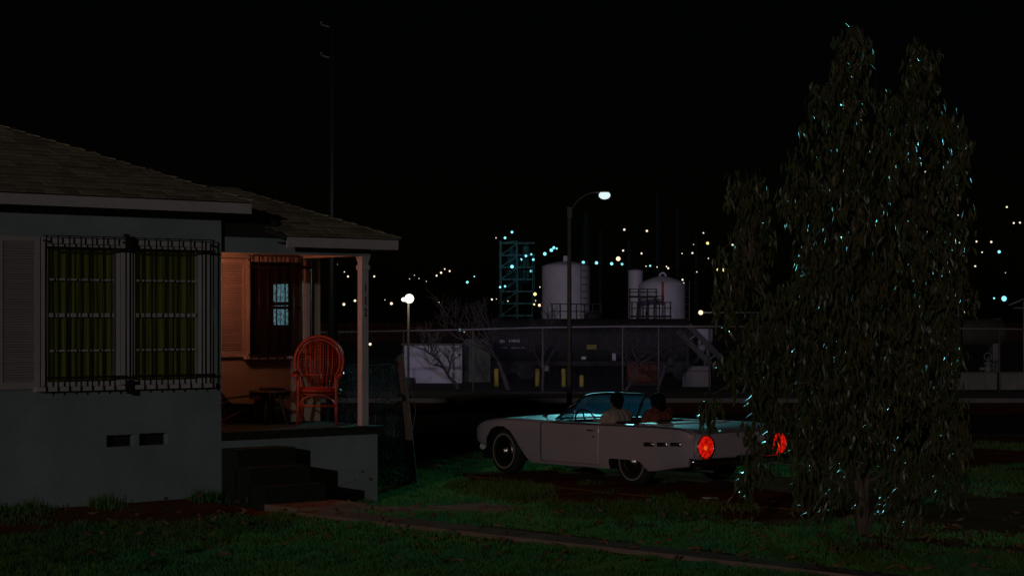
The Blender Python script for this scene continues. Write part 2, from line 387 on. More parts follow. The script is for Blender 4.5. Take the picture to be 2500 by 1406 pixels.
# casing round the pair of front windows
b = MB(); e = .075
b.box(WU0 - .012, WU1 + .012, -.03, .06, WZ1 - .05, WZ1 + .012); b.box(WU0 - .012, WU0 + .03, -.029, .06, WZ0, WZ1 - .05)
b.box(WU1 - .08, WU1 + .012, -.029, .06, WZ0, WZ1 - .05); b.box(um - .075, um + .075, -.029, .06, WZ0, WZ1 - .05); b.build('window_casing', white, house)
MB().box(WU0 - .1, WU1 + .06, -.09, .06, WZ0 - .05, WZ0 - .001).build('window_sill', white, house)
sash_window(WU0 + .03, um - .075, WZ0, WZ1 - .05, .0, house, curtain, 3)
sash_window(um + .075, WU1 - .08, WZ0, WZ1 - .05, .0, house, curtain, 9)
bars(house, WU0 + .015, um - .045, WZ0 - .02, WZ1, .1, 7, (WZ0 + .1, WZ1 - .1))
bars(house, um + .045, WU1 + .02, WZ0 - .02, WZ1, .1, 7, (WZ0 + .1, WZ1 - .1))
lk = MB(); lk.box(um - .035, um + .03, -.125, -.085, WZ1 - .1, WZ1 + .05); lk.box(um - .075, um - .01, -.12, -.09, WZ1 + .045, WZ1 + .075)
lk.build('grille_latch', iron, house); MB().box(um - .03, um + .03, -.125, -.085, WZ0 - .1, WZ0 + .06).build('grille_latch', iron, house)

slat_me = MB().box(-.5, .5, -.006, .006, -.011, .011, Matrix.Rotation(R(32), 4, 'X')).mesh('slat', shutterp)
def shutter(u0, u1, z0, z1, v, parent, step=.0275):
    s = MB(); t = .055
    for (a, c, d, e) in ((u0, u1, z1 - t, z1), (u0, u1, z0, z0 + t * 1.4), (u0, u0 + t, z0 + t * 1.4, z1 - t), (u1 - t, u1, z0 + t * 1.4, z1 - t)):
        s.box(a, c, -v - .035, -v - .002, d, e)
    o = s.build('shutter', shutterp, parent); MB().box(u0 + .01, u1 - .01, -v - .008, -v - .003, z0 + .01, z1 - .01).build('backing', roofu, o)
    n = int((z1 - z0 - 2.4 * t) / step)
    for k in range(n):
        inst('slat', slat_me, o, L((u0 + u1) / 2, v + .019, z0 + t * 1.4 + (k + .5) * (z1 - z0 - 2.4 * t) / n), (0, 0, 0), (u1 - u0 - 2 * t + .01, 1, .95))
shutter(-2.86, WU0 - .03, WZ0 - .02, WZ1 + .02, 0, house)
shutter(.86, PWU0 - .05, PWZ0 - .02, PWZ1 + .01, -1.5, house)

# porch window: casing, red-brown screen, dim room with a lit window across it
b = MB(); b.box(PWU0 - .05, PWU0 + .01, 1.46, 1.53, PWZ0, PWZ1 + .02); b.box(PWU1 - .02, PWU1 + .09, 1.46, 1.53, PWZ0, PWZ1 + .02); b.box(PWU0 + .01, PWU1 - .02, 1.462, 1.53, PWZ1 - .02, PWZ1 + .05)
pw = b.build('porch_window', white, house)
MB().box(PWU0 - .09, PWU1 + .09, 1.42, 1.53, PWZ0 - .05, PWZ0).build('window_sill', white, pw)
MB().box(PWU0 + .01, PWU1 - .02, 1.53, 1.532, PWZ0, PWZ1 - .02).build('insect_screen', screen_m, pw)
MB().box(PWU0 + .01, PWU1 - .02, 1.58, 1.61, (PWZ0 + PWZ1) / 2 - .02, (PWZ0 + PWZ1) / 2 + .02).build('meeting_rail', darkwood, pw)
MB().box(PWU0 + .01, PWU1 - .02, 1.62, 1.624, PWZ0, PWZ1).build('pane', pane_m, pw)
bars(house, PWU0 - .02, PWU1 + .04, PWZ0 - .01, PWZ1 + .02, -1.42, 7, (PWZ0 + .0, PWZ1 - .09), vw=-1.46)
def v_on_end(x, u): k = (x - 1250) / F; return (k * (HY + sA * u) - HX - cA * u) / (sA + k * cA)
bv0, bv1 = v_on_end(669, 2.25), v_on_end(703, 2.25); De = HY + sA * 2.25 - cA * (bv0 + bv1) / 2; bz1, bz0 = PZ(694, De), PZ(842, De)
bw = MB().box(2.252, 2.268, -bv1 - .03, -bv0 + .03, bz0 - .03, bz1 + .03).build('far_window', darkin, house)
vm_, zq = (bv0 + bv1) / 2, [bz0, bz0 + .22, bz0 + .27, bz0 + .53, bz0 + .58, bz1]
for a, c in ((-vm_ + .012, -bv0), (-bv1, -vm_ - .012)):
    for k in ((0, 1), (2, 3), (4, 5)): MB().box(2.243, 2.251, a, c, zq[k[0]], zq[k[1]]).build('pane', lace if k[0] else pane_m, bw)

# porch floor, front wall, steps
PF = .86
MB().box(-.002, 2.30, .005, 1.5, -.35, PF - .1).build('porch_base', stucco, house)
MB().box(-.001, 2.385, -.03, 1.5, PF - .098, PF).build('porch_floor', carpet, house)
st = MB()
for k in range(4):
    z1 = PF - .2 * (k + 1) + .01
    if k < 3:
        MB().box(.01 + .0 * k, .83 + .012 * k, -.3 * (k + 1) - .035, .002 - .3 * k if k else .002, -.3, z1).build('step', carpet, house)
MB().box(.0, .95, -1.62, -.94, -.3, .075).build('landing_pad', paving, house)
# cracks and broken stucco patches on the porch front wall
b = MB()
for px, py, r in ((866, 1170, .02), (885, 1151, .027), (905, 1169, .034), (882, 1181, .012)):
    uu = u_at(px, 0); zz = z_at(py, uu, 0); n = 9
    pts = [(uu + r * rng.uniform(.5, 1.2) * math.cos(6.283 * i / n), zz + .6 * r * rng.uniform(.5, 1.2) * math.sin(6.283 * i / n)) for i in range(n)]
    b.prism(pts, lambda u, z: L(u, .003, z), lambda u, z: L(u, -.004, z))
pts = [L(u_at(x, 0), -.002, z_at(y, u_at(x, 0), 0)) for x, y in ((812, 1190), (830, 1186), (846, 1179), (862, 1176))]
b.tube(pts, .003, 4); b.build('stucco_break', dirt, house)

# post, beams, porch ceiling
pu, pv, pw2 = 2.17, -.138, .049
po = MB(); po.box(pu - pw2, pu + pw2, -pv - pw2, -pv + pw2, PF, 3.0); po = po.build('porch_post', white, house)
cp = MB(); cp.box(pu - .062, pu + .062, -pv - .062, -pv + .062, 2.83, 2.885); cp.build('collar', white, po)
cp = MB(); vs = [];
for z, w in ((2.93, .05), (2.985, .066), (3.0, .066)): vs += [L(pu + sx * w, pv + sy * w, z) for sx, sy in ((-1, -1), (1, -1), (1, 1), (-1, 1))]
cp.add(vs, [(i * 4 + k, i * 4 + (k + 1) % 4, i * 4 + 4 + (k + 1) % 4, i * 4 + 4 + k) for i in range(2) for k in range(4)] + [(0, 1, 2, 3), (8, 9, 10, 11)]); cp.build('capital', white, po)
for k, (ch, zz) in enumerate((('1', 2.60), ('1', 2.44), ('2', 2.29))):     # house number down the street face of the post
    cu = bpy.data.curves.new('numeral', 'FONT'); cu.body = ch; cu.size = .15; cu.extrude = .003; cu.align_x = 'CENTER'
    tmp = bpy.data.objects.new('numeral', cu); C.objects.link(tmp); dg = bpy.context.evaluated_depsgraph_get()
    me = bpy.data.meshes.new_from_object(tmp.evaluated_get(dg)); bpy.data.objects.remove(tmp); me.materials.clear(); me.materials.append(iron)
    inst('numeral', me, po, L(pu, pv + pw2 + .004, zz - .05), (R(90), 0, 0), (.62, 1, 1))
MB().box(.001, pu + .07, .07, .205, 3.002, 3.19).build('front_beam', stucco, house)
MB().box(pu - .06, pu + .068, .207, 1.498, 3.003, 3.188).build('side_beam', white, house)
MB().box(.002, pu - .062, .208, 1.497, 3.12, 3.14).build('porch_ceiling', white, house)

# roofs: slab, fascia boards, one shingle at a time
pitch = .425
shing_me = {}
def shingle_mesh(w):
    key = round(w * 20)
    if key not in shing_me:
        w = key / 20; m = MB(); m.add([(-w / 2, 0, 0), (w / 2, 0, 0), (w / 2, 0, .012), (-w / 2, 0, .012), (-w / 2, .19, -.006), (w / 2, .19, -.006), (w / 2, .19, 0), (-w / 2, .19, 0)],
              [(0, 1, 2, 3), (3, 2, 6, 7), (0, 4, 5, 1), (0, 3, 7, 4), (1, 5, 6, 2), (4, 7, 6, 5)]); shing_me[key] = m.mesh('shingle', roofm)
    return shing_me[key]
def lay_shingles(parent, z_eave, v_eave, u_lo, u_hi, dmax, step=.118):
    d, k = -.02, 0
    while d < dmax:
        lo, hi = u_lo(d), u_hi(d); u = lo + rng.uniform(-.2, 0)
        while u < hi:
            w = rng.uniform(.2, .36); a, c = max(u, lo), min(u + w, hi)
            if c - a > .07:
                w = round((c - a) * 20) / 20 + .0; w = max(w - .004, .05)
                o = inst('shingle', shingle_mesh(w), parent, L((a + c) / 2, v_eave - d + rng.uniform(-.008, .008), z_eave + d * pitch + .014 + rng.uniform(0, .006)),
                         (math.atan(pitch) + rng.uniform(-.015, .015), rng.uniform(-.012, .012), rng.uniform(-.02, .02)))
            u += w + .003
        d += step; k += 1
EU, EV, EZ = .22, .32, 3.575
TD = 3.3
b = MB()
top = [(-6.4, EV, EZ), (EU, EV, EZ), (EU - TD, EV - TD, EZ + TD * pitch), (-6.4, EV - TD, EZ + TD * pitch)]
b.prism(top, lambda u, v, z: L(u, v, z + .006), lambda u, v, z: L(u, v, z - .05))
top2 = [(EU, EV, EZ), (EU, -7.0, EZ), (EU - TD, EV - TD - 1, EZ + TD * pitch), (EU - TD, EV - TD, EZ + TD * pitch)]
b.prism(top2, lambda u, v, z: L(u, v, z + .005), lambda u, v, z: L(u, v, z - .05)); roof = b.build('roof', roofu, house)
lay_shingles(roof, EZ, EV, lambda d: -3.35, lambda d: EU - d, 2.6)
for k in range(26):
    t = -.02 + k * .13; inst('hip_cap', shingle_mesh(.16), roof, L(EU - t, EV - t, EZ + t * pitch + .028), (math.atan(pitch) * .72, 0, R(45) + rng.uniform(-.04, .04)), (1, .95, 1.3))
fb = MB(); fb.box(-6.4, EU, -EV - .004, -EV + .024, 3.45, 3.57); fb.box(EU - .024, EU - .001, -EV + .025, 6.9, 3.45, 3.57); fb.build('fascia', white, house)
MB().box(-6.38, EU - .025, -EV + .025, -.001, 3.472, 3.49).build('soffit', stucco, house)
MB().box(.001, EU - .026, .0, 6.8, 3.4725, 3.49).build('soffit', stucco, house)
# porch roof
QU, QV, QZ = 2.51, .15, 3.205
QD = 1.45
b = MB()
poly = [(.83, QV), (QU, QV), (QU - QD, QV - QD), (-.2, QV - QD), (-.1, -1.0), (.375, -.47)]
pz = lambda v: QZ + (QV - v) * pitch
b.prism(poly, lambda u, v: L(u, v, pz(v) + .006), lambda u, v: L(u, v, pz(v) - .045))
poly2 = [(QU, QV), (QU, -6.8), (QU - QD, -6.8 + QD), (QU - QD, QV - QD)]
b.prism(poly2, lambda u, v: L(u, v, QZ + (QU - u) * pitch + .005), lambda u, v: L(u, v, QZ + (QU - u) * pitch - .045))
b.prism([(-.2, QV - QD - .001), (QU - QD - .001, QV - QD - .001), (QU - QD - .001, -5), (-.2, -5)], lambda u, v: L(u, v, pz(QV - QD) + .004), lambda u, v: L(u, v, pz(QV - QD) - .045))
proof = b.build('roof', roofu, house); proof['label'] = 'lower shingled roof over the porch'
lay_shingles(proof, QZ, QV, lambda d: (.83 - d * .734) if d < .62 else .375 - (d - .62) * .62, lambda d: QU - d, 1.42)
for k in range(11):
    t = -.02 + k * .13; inst('hip_cap', shingle_mesh(.16), proof, L(QU - t, QV - t, QZ + t * pitch + .028), (math.atan(pitch) * .72, 0, R(45) + rng.uniform(-.04, .04)), (1, .95, 1.3))
fb = MB(); fb.box(.835, QU, -QV - .004, -QV + .024, 3.08, 3.20); fb.box(QU - .024, QU - .001, -QV + .025, 6.7, 3.08, 3.2); fb.build('fascia', white, house)
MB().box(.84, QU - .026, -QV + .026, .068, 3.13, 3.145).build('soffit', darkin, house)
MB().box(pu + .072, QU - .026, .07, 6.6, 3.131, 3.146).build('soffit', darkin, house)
MB().box(.002, .832, .075, .2, 3.195, 3.42).build('dark_void_board', darkin, house)  # dark board put in for the black shaded gap under the roof
# porch lamp on the return wall beside the hidden front door
pl = bpy.data.objects.new('porch_lamp', None); C.objects.link(pl); pl.parent = house
MB().box(.0, .03, .72, .86, 2.62, 2.84).build('back_plate', iron, pl)
MB().ball(L(.12, -.79, 2.72), .06).build('globe', mPorch, pl)
MB().beam(L(.03, -.79, 2.80), L(.13, -.79, 2.80), .02).build('bracket', iron, pl)
ld = bpy.data.lights.new('porch_lamp_light', 'POINT'); ld.energy = 18; ld.color = (1, .30, .13); ld.shadow_soft_size = .07
lo = bpy.data.objects.new('porch_lamp_light', ld); C.objects.link(lo); lo.parent = pl; lo.location = L(.21, -.79, 2.72)

# ------------------------------------------------------------------ things on the porch
def on_porch(x, y):                        # a pixel where something stands on the porch floor -> world point
    D = F * (CZ - PF) / (y - HZ); return Vector((PX(x, D), D, PF))
# red rattan armchair with a round back
p = (on_porch(733, 1037) + on_porch(829, 1035)) / 2
ch = thing('rattan_armchair', 'red rattan armchair with round hooped back on the porch', 'chair', (p.x - .05, p.y + .27, PF), R(3))
def arc(cx, cz, rx, rz, a0, a1, n, y0=0, lean=0):
    return [Vector((cx + rx * math.cos(a0 + (a1 - a0) * i / n), y0 + lean * max(0, cz + rz * math.sin(a0 + (a1 - a0) * i / n) - .45), cz + rz * math.sin(a0 + (a1 - a0) * i / n))) for i in range(n + 1)]
def hoop(rx, rz, off):
    pts = [Vector((-.185, .22, .42)), Vector((-.215, .235, .52))] + [Vector((q.x, .235 + .16 * (q.z - .5), q.z)) for q in arc(0, .79, rx, rz, R(218), R(-38), 40)] + [Vector((.215, .235, .52)), Vector((.185, .22, .42))]
    return pts
MB().tube(hoop(.315, .33, 0), .021, 8).build('back_hoop', redrattan, ch)
MB().tube(hoop(.272, .287, 0), .013, 8).build('back_hoop', redrattan, ch)
def back_y(z): return .235 + .16 * (z - .5) + .004
for k, x in enumerate((-.17, -.115, -.05, -.015, .02, .055, .12, .175)):
    zt = .79 + .285 * math.sqrt(max(0, 1 - (x / .275) ** 2))
    MB().tube([(x * .8, back_y(.46), .46), (x, back_y(.75), .75), (x, back_y(zt), zt)], .009, 6).build('spindle', redrattan, ch)
wv = MB()
for k in range(26):                        # open cane weave in the back
    z = .53 + k * .021; hwid = .265 * math.sqrt(max(.02, 1 - ((z - .79) / .29) ** 2)) if z > .7 else .185 + (z - .5) * .3
    if k % 2 == 0: wv.tube([(-hwid, back_y(z) + .008, z), (0, back_y(z) + .014, z), (hwid, back_y(z) + .008, z)], .0045, 4)
for k in range(22):
    x = -.25 + k * .0238; dz = .28 * math.sqrt(max(.0, 1 - (x / .27) ** 2)); wv.tube([(x, back_y(.79 - dz * .9), max(.5, .79 - dz * .95)), (x, back_y(.79 + dz) + .004, .79 + dz)], .0035, 4)
wv.build('cane_weave', redrattan, ch, kind='stuff')
MB().tube([(-.2, .236, .62), (0, .25, .615), (.2, .236, .62)], .011, 6).build('back_rail', redrattan, ch)
st_ = MB(); st_.lathe([(.0, .435), (.27, .435), (.285, .45), (.27, .468), (.0, .474)], 28, Matrix.Diagonal((1, .92, 1, 1))); st_.build('seat', redcush, ch)
MB().tube([Vector((.285 * math.cos(6.283 * i / 32), .262 * math.sin(6.283 * i / 32), .425)) for i in range(32)], .02, 8, closed=True).build('seat_rim', redrattan, ch)
MB().tube([Vector((.275 * math.cos(6.283 * i / 32), .255 * math.sin(6.283 * i / 32), .385)) for i in range(32)], .012, 8, closed=True).build('apron_ring', redrattan, ch)
for sx in (-1, 1):
    MB().tube([(sx * .235, -.23, .62), (sx * .24, -.235, .43), (sx * .242, -.25, .2), (sx * .25, -.265, 0)], .02, 8).build('leg', redrattan, ch)
    MB().tube([(sx * .19, .21, .44), (sx * .21, .25, .2), (sx * .225, .29, 0)], .02, 8).build('leg', redrattan, ch)
    MB().tube([(sx * .265, .24, .66), (sx * .315, .08, .655), (sx * .325, -.12, .64), (sx * .30, -.235, .615), (sx * .25, -.25, .60)], .018, 8).build('arm', redrattan, ch)
    MB().tube([(sx * .30, -.1, .64), (sx * .27, -.07, .52), (sx * .262, -.05, .43)], .012, 6).build('arm_strut', redrattan, ch)
MB().tube([Vector((.215 * math.cos(R(180 - 9 * i)), -.252, .25 + .125 * math.sin(R(180 - 9 * i)))) for i in range(21)], .013, 6).build('front_arch', redrattan, ch)
MB().tube([(-.243, -.255, .235), (.243, -.255, .235)], .013, 6).build('stretcher', redrattan, ch)
for sx in (-1, 1): MB().tube([(sx * .244, -.25, .22), (sx * .21, .26, .22)], .011, 6).build('stretcher', redrattan, ch)

# low dark side table with splayed legs, a tray on it
p = on_porch(655, 1036)
tb = thing('side_table', 'low dark wooden side table with splayed legs left of the red armchair', 'table', (p.x, p.y + .15, PF), R(38))
MB().lathe([(.0, .40), (.26, .40), (.275, .412), (.27, .43), (.0, .432)], 20).build('table_top', darkwood, tb)
for k in range(4):
    a = R(45 + 90 * k); c_, s_ = math.cos(a), math.sin(a)
    MB().tube([(c_ * .13, s_ * .13, .40), (c_ * .17, s_ * .17, .2), (c_ * .24, s_ * .24, 0)], [.026, .024, .02], 7).build('leg', darkwood, tb)
MB().box(-.14, .14, -.14, .14, .2, .225).build('shelf', darkwood, tb)
for sx in (-1, 1): MB().box(sx * .19 - .04, sx * .19 + .04, -.12, .12, .32, .399).build('drawer_box', darkwood, tb)
ty = thing('tray', 'small flat black tray lying on the dark side table', 'tray', (p.x + .03, p.y + .15, PF + .4325), R(30))
MB().box(-.13, .13, -.09, .09, 0, .012).build('tray_base', carblack, ty)
MB().tube([(-.13, -.09, .02), (.13, -.09, .02), (.13, .09, .02), (-.13, .09, .02)], .012, 6, closed=True).build('tray_rim', carblack, ty)
# folding chair half hidden by the house corner
p = on_porch(560, 1036)
fc = thing('folding_chair', 'dark folding lounge chair beside the house corner behind the steps', 'chair', (p.x, p.y + .25, PF), R(40))
for sy in (-.24, .24):
    MB().tube([(-.38, sy, .33), (.10, sy, .36), (.22, sy, .355)], .014, 6).build('arm', iron, fc)
    MB().tube([(-.36, sy, .02), (.3, sy, .30)], .014, 6).build('leg', iron, fc)
    MB().tube([(.18, sy, .02), (-.22, sy, .3), (-.55, sy, .68)], .014, 6).build('leg', iron, fc)
MB().add([(-.22, -.24, .28), (.25, -.24, .25), (.25, .24, .25), (-.22, .24, .28), (-.22, -.24, .265), (.25, -.24, .235), (.25, .24, .235), (-.22, .24, .265)], [(0, 1, 2, 3), (7, 6, 5, 4), (0, 4, 5, 1), (1, 5, 6, 2), (2, 6, 7, 3), (3, 7, 4, 0)]).build('seat', darkin, fc)
MB().add([(-.24, -.24, .3), (-.56, -.24, .66), (-.56, .24, .66), (-.24, .24, .3), (-.255, -.24, .29), (-.575, -.24, .65), (-.575, .24, .65), (-.255, .24, .29)], [(0, 1, 2, 3), (7, 6, 5, 4), (0, 4, 5, 1), (1, 5, 6, 2), (2, 6, 7, 3), (3, 7, 4, 0)]).build('backrest', darkin, fc)
MB().tube([(-.36, -.24, .02), (-.36, .24, .02)], .012, 6).build('foot_bar', iron, fc)
# white plaster pedestal standing behind the armchair
p = on_porch(757, 1031)
ps = thing('pedestal', 'small white pedestal with flared foot behind the red armchair', 'pedestal', (p.x - .06, p.y + .62, PF), 0)
MB().lathe([(.12, 0), (.125, .03), (.085, .06), (.05, .12), (.045, .28), (.06, .36), (.09, .4)], 16).build('shaft', white, ps)
MB().lathe([(.0, .401), (.13, .401), (.14, .42), (.15, .62), (.135, .63), (.0, .61)], 16).build('bowl', white, ps)

# ------------------------------------------------------------------ leaning post and wire fence beside the house
def gp(x, y):                              # pixel on the ground
    D = 25.0
    for _ in range(12): X = PX(x, D); D = F * (CZ - gz(X, D)) / (y - HZ)
    return Vector((PX(x, D), D, gz(PX(x, D), D)))
q = gp(1010, 1178); D0 = q.y
lp = thing('gate_post', 'weathered wooden post leaning left at the end of the wire fence', 'post', q, 0)
tp = Vector((PX(976, D0) - q.x, 0, PZ(866, D0) - q.z))
m_ = MB(); 
for f0, f1, w0, w1 in ((-.08, 1, .105, .085),):
    a, c = tp * f0, tp * f1
    vs = [a + Vector((sx * w0 / 2, sy * .05, 0)) for sx, sy in ((-1, -1), (1, -1), (1, 1), (-1, 1))] + [tp * .5 + Vector((sx * .05 + .012, sy * .045, 0)) for sx, sy in ((-1, -1), (1, -1), (1, 1), (-1, 1))] + [c + Vector((sx * w1 / 2, sy * .04, sx * .03)) for sx, sy in ((-1, -1), (1, -1), (1, 1), (-1, 1))]
    m_.add(vs, [(0, 1, 2, 3), (8, 9, 10, 11)] + [(i * 4 + k, i * 4 + (k + 1) % 4, i * 4 + 4 + (k + 1) % 4, i * 4 + 4 + k) for i in range(2) for k in range(4)])
m_.build('timber', oldwood, lp)
for f in (.35, .82): MB().tube([tp * f + Vector((.058 * math.cos(6.283 * i / 12), .056 * math.sin(6.283 * i / 12), 0)) for i in range(12)], .006, 5, closed=True).build('wire_tie', galv, lp)
wf = thing('wire_fence', 'sagging chain-link side fence running from the house to the leaning post', 'fence', (0, 0, 0))
fa = Vector((PX(800, 27.0), 27.0, gz(PX(800, 27), 27))); fb_ = q + tp * .02; ftop_a, ftop_b = fa + Vector((0, 0, 1.72)), q + tp * .93
w_ = MB(); n = 26
for k in range(-20, n):
    for sgn in (1, -1):
        seg = []
        for j in range(10):
            h = j / 9; f = (k + .5 + (h * 20 if sgn > 0 else (1 - h) * 20)) / n
            if 0 <= f <= 1:
                lo_, hi_ = fa.lerp(fb_, f), ftop_a.lerp(ftop_b, f); seg.append(lo_.lerp(hi_, h) + Vector((0, .02 * math.sin(f * 9 + h * 5) + .004 * sgn, 0)))
        if len(seg) > 1: w_.tube(seg, .0026, 4)
w_.build('wire_mesh', galv, wf, kind='stuff')
MB().tube([ftop_a, ftop_a.lerp(ftop_b, .5) + Vector((0, 0, -.03)), ftop_b], .012, 6).build('top_rail', galv, wf)
MB().tube([fa + Vector((0, 0, -.1)), fa + Vector((0, 0, 1.76))], .025, 8).build('fence_post', galv, wf)
def leaf_cloud(b, pts, L0, wid, seed, droop=.9, fold=.25):
    r = random.Random(seed)
    for p in pts:
        l = L0 * r.uniform(.6, 1.25); w = l * wid * r.uniform(.8, 1.2); az = r.uniform(0, 6.283)
        d = Vector((math.cos(az) * (1 - droop), math.sin(az) * (1 - droop), -droop + r.uniform(-.25, .25))).normalized()
        sd = d.cross(Vector((r.uniform(-1, 1), r.uniform(-1, 1), .2))).normalized(); nn = d.cross(sd) * fold * w
        p = Vector(p); mid = p + d * l * .45; cv = Vector((r.uniform(-.12, .12) * l, r.uniform(-.12, .12) * l, 0))
        b.add([p, mid + sd * w / 2 + nn, p + d * l + cv, mid - sd * w / 2 + nn, mid], [(0, 1, 4), (1, 2, 4), (2, 3, 4), (3, 0, 4)], False)
r5 = random.Random(5)
vine = thing('fence_vine', 'dark straggling vine growing over the wire fence beside the house', 'vine', (fa.x, fa.y, fa.z))
lv = MB(); pts = []
for _ in range(1500):
    f = r5.random(); h = r5.random() ** 1.3
    pp = fa.lerp(fb_, f).lerp(ftop_a.lerp(ftop_b, f), h) + Vector((r5.gauss(0, .04), abs(r5.gauss(.1, .16)), r5.gauss(0, .05))) - fa
    if noise.noise(pp * 2.2) > -.12: pts.append(pp)
leaf_cloud(lv, pts, .075, .5, 3, .4); lv.build('foliage', ivy_m, vine, kind='stuff', fix=False)
for k in range(5):
    f = .1 + .2 * k; a = fa.lerp(fb_, f) - fa
    MB().tube([a + Vector((0, .06, -.05)), a + Vector((.06, .08, .5)), a + Vector((-.05 + .05 * k, .06, 1.0)), a + Vector((.05, .05, 1.5))], [.012, .009, .007, .003], 5).build('stem', bark, vine)

# utility pole behind the house
up = P(812, 540, 46); zt = PZ(55, 46); gzp = gz(up.x, 46)
ut = thing('utility_pole', 'tall dark utility pole rising behind the house roof', 'pole', (up.x, 46, gzp))
MB().tube([(0, 0, -.3), (0, 0, 4), (0, 0, zt - gzp)], [.13, .11, .075], 12).build('shaft', carblack, ut)
for py in (64, 139):
    zz = PZ(py, 46) - gzp
    am = MB().tube([(-.27, -.02, zz + .03), (-.12, -.02, zz - .02), (.02, -.02, zz - .04)], .022, 6).build('insulator_arm', galv, ut)
    MB().lathe([(.02, 0), (.035, .03), (.02, .06)], 8, Matrix.Translation((-.26, -.02, zz + .04))).build('insulator', galv, am)

# ------------------------------------------------------------------ the car
RC = RW - cl * .78
CARZ = gz(RC.x, RC.y) + .024
car = thing('convertible_car', 'long white open-topped convertible car with lit round red tail lamps', 'car', (RC.x, RC.y, CARZ), CAR_TH)
def lerp_tab(tab, x):
    for (a, p), (c, q) in zip(tab, tab[1:]):
        if x <= c: t = (x - a) / (c - a) if c > a else 0; t = max(0, min(1, t)); return p + (q - p) * t
    return tab[-1][1]
ZT = [(-1.25, .775), (-1.17, .825), (-1.0, .85), (-.5, .862), (.4, .852), (1.6, .842), (2.5, .84), (2.95, .83), (3.25, .80), (3.48, .745), (3.62, .685), (3.70, .62)]
ZB = [(-1.25, .345), (-.9, .30), (-.5, .235), (0, .215), (2.3, .205), (2.9, .25), (3.25, .38), (3.55, .42), (3.70, .47)]
WD = [(-1.25, .90), (-1.1, .935), (-.5, .955), (1, .965), (2.2, .965), (3.0, .945), (3.4, .90), (3.6, .84), (3.70, .76)]
ZC = [(-1.25, .77), (-1.0, .835), (-.4, .85), (1.9, .86), (2.6, .87), (3.2, .82), (3.5, .74), (3.7, .61)]
CK0, CK1 = -.05, 1.93
def side_y(x, z):                          # half width of the body side at height z
    w, zb, zt = lerp_tab(WD, x), lerp_tab(ZB, x), lerp_tab(ZT, x); h = zt - zb; f = (z - zb) / h
    tab = [(0, .955), (.1, .985), (.35, 1.0), (.6, .992), (.8, 1.0), (.93, .985), (1.0, .945)]
    return w * lerp_tab(tab, f)
def half_ring(x, ck):
    w, zb, zt, zc = lerp_tab(WD, x), lerp_tab(ZB, x), lerp_tab(ZT, x), lerp_tab(ZC, x); h = zt - zb
    pts = [(0, zb + .01), (w * .8, zb), (side_y(x, zb + .001), zb + .004)]
    for f in (.1, .22, .35, .48, .6, .7, .8, .88, .94): pts.append((side_y(x, zb + f * h), zb + f * h))
    pts += [(w * .955, zt - .012), (w * .92, zt)]
    if ck: pts += [(w * .86, zt - .003), (w * .835, zt - .03), (w * .82, .42), (0, .40)]
    else: pts += [(w * .84, zt - .006), (w * .6, zc - .004), (w * .3, zc), (0, zc + .003)]
    return pts
xs = sorted({*np.round(np.linspace(-1.25, 3.70, 46), 4), CK0, CK0 + .001, CK1, CK1 + .001})
b = MB(); rings = []
for x in xs:
    hr = half_ring(x, CK0 < x <= CK1); rings.append([(x, y, z) for y, z in hr] + [(x, -y, z) for y, z in reversed(hr[1:-1])])
n = len(rings[0]); vs = [p for r in rings for p in r]
fs = [(i * n + k, i * n + (k + 1) % n, (i + 1) * n + (k + 1) % n, (i + 1) * n + k) for i in range(len(rings) - 1) for k in range(n)]
b.add(vs, fs + [tuple(range(n)), tuple(reversed(range((len(rings) - 1) * n, len(rings) * n)))], False)
body = b.build('body', carwhite, car)
cut = MB()
arch = [(2.87 + .40 * math.cos(R(a)), .33 + .37 * math.sin(R(a))) for a in range(-10, 181, 12)]
archp = [(3.30, .0), (3.29, .36), (3.25, .52), (3.14, .65), (2.98, .71), (2.80, .715), (2.64, .66), (2.48, .52), (2.30, .34), (2.14, .19), (2.05, .0)]
rear = [(.40, 0), (.40, .345), (.36, .37), (-.18, .37), (-.26, .35), (-.38, .24), (-.46, .0)]
for poly in (archp, rear):
    for sg in (1, -1): cut.prism(poly, lambda x, z: Vector((x, sg * .56, z)), lambda x, z: Vector((x, sg * 1.2, z)))
cu = cut.build('cutter', carblack, car)
md = body.modifiers.new('b', 'BOOLEAN'); md.operation = 'DIFFERENCE'; md.object = cu; md.solver = 'EXACT'; md.use_self = True; md.material_mode = 'TRANSFER'
apply_mods(body); bpy.data.objects.remove(cu)
body.data.polygons.foreach_set('use_smooth', [True] * len(body.data.polygons))
_bm = bmesh.new(); _bm.from_mesh(body.data)
for e in _bm.edges: e.smooth = not (len(e.link_faces) == 2 and e.calc_face_angle(0) > R(24))
_bm.to_mesh(body.data); _bm.free()
def side_panel(x0, x1, z0f, z1f, off, th, sg, nx=14, nz=8):    # a panel that follows the body side
    m = MB(); g = []
    for o_ in (off, off - th):
        for i in range(nx + 1):
            x = x0 + (x1 - x0) * i / nx; zb, zt = lerp_tab(ZB, x), lerp_tab(ZT, x)
            for j in range(nz + 1):
                z = zb + (zt - zb) * (z0f + (z1f - z0f) * j / nz); g.append((x, sg * (side_y(x, z) + o_), z))
    N = (nx + 1) * (nz + 1); q = lambda i, j: i * (nz + 1) + j; f = []
    for i in range(nx):
        for j in range(nz):
            a = (q(i, j), q(i + 1, j), q(i + 1, j + 1), q(i, j + 1)); f += [a, tuple(N + k for k in reversed(a))]
    per = [q(i, 0) for i in range(nx)] + [q(nx, j) for j in range(nz)] + [q(i, nz) for i in range(nx, 0, -1)] + [q(0, j) for j in range(nz, 0, -1)]
    f += [(per[k], per[(k + 1) % len(per)], N + per[(k + 1) % len(per)], N + per[k]) for k in range(len(per))]
    return m.add(g, f, True)
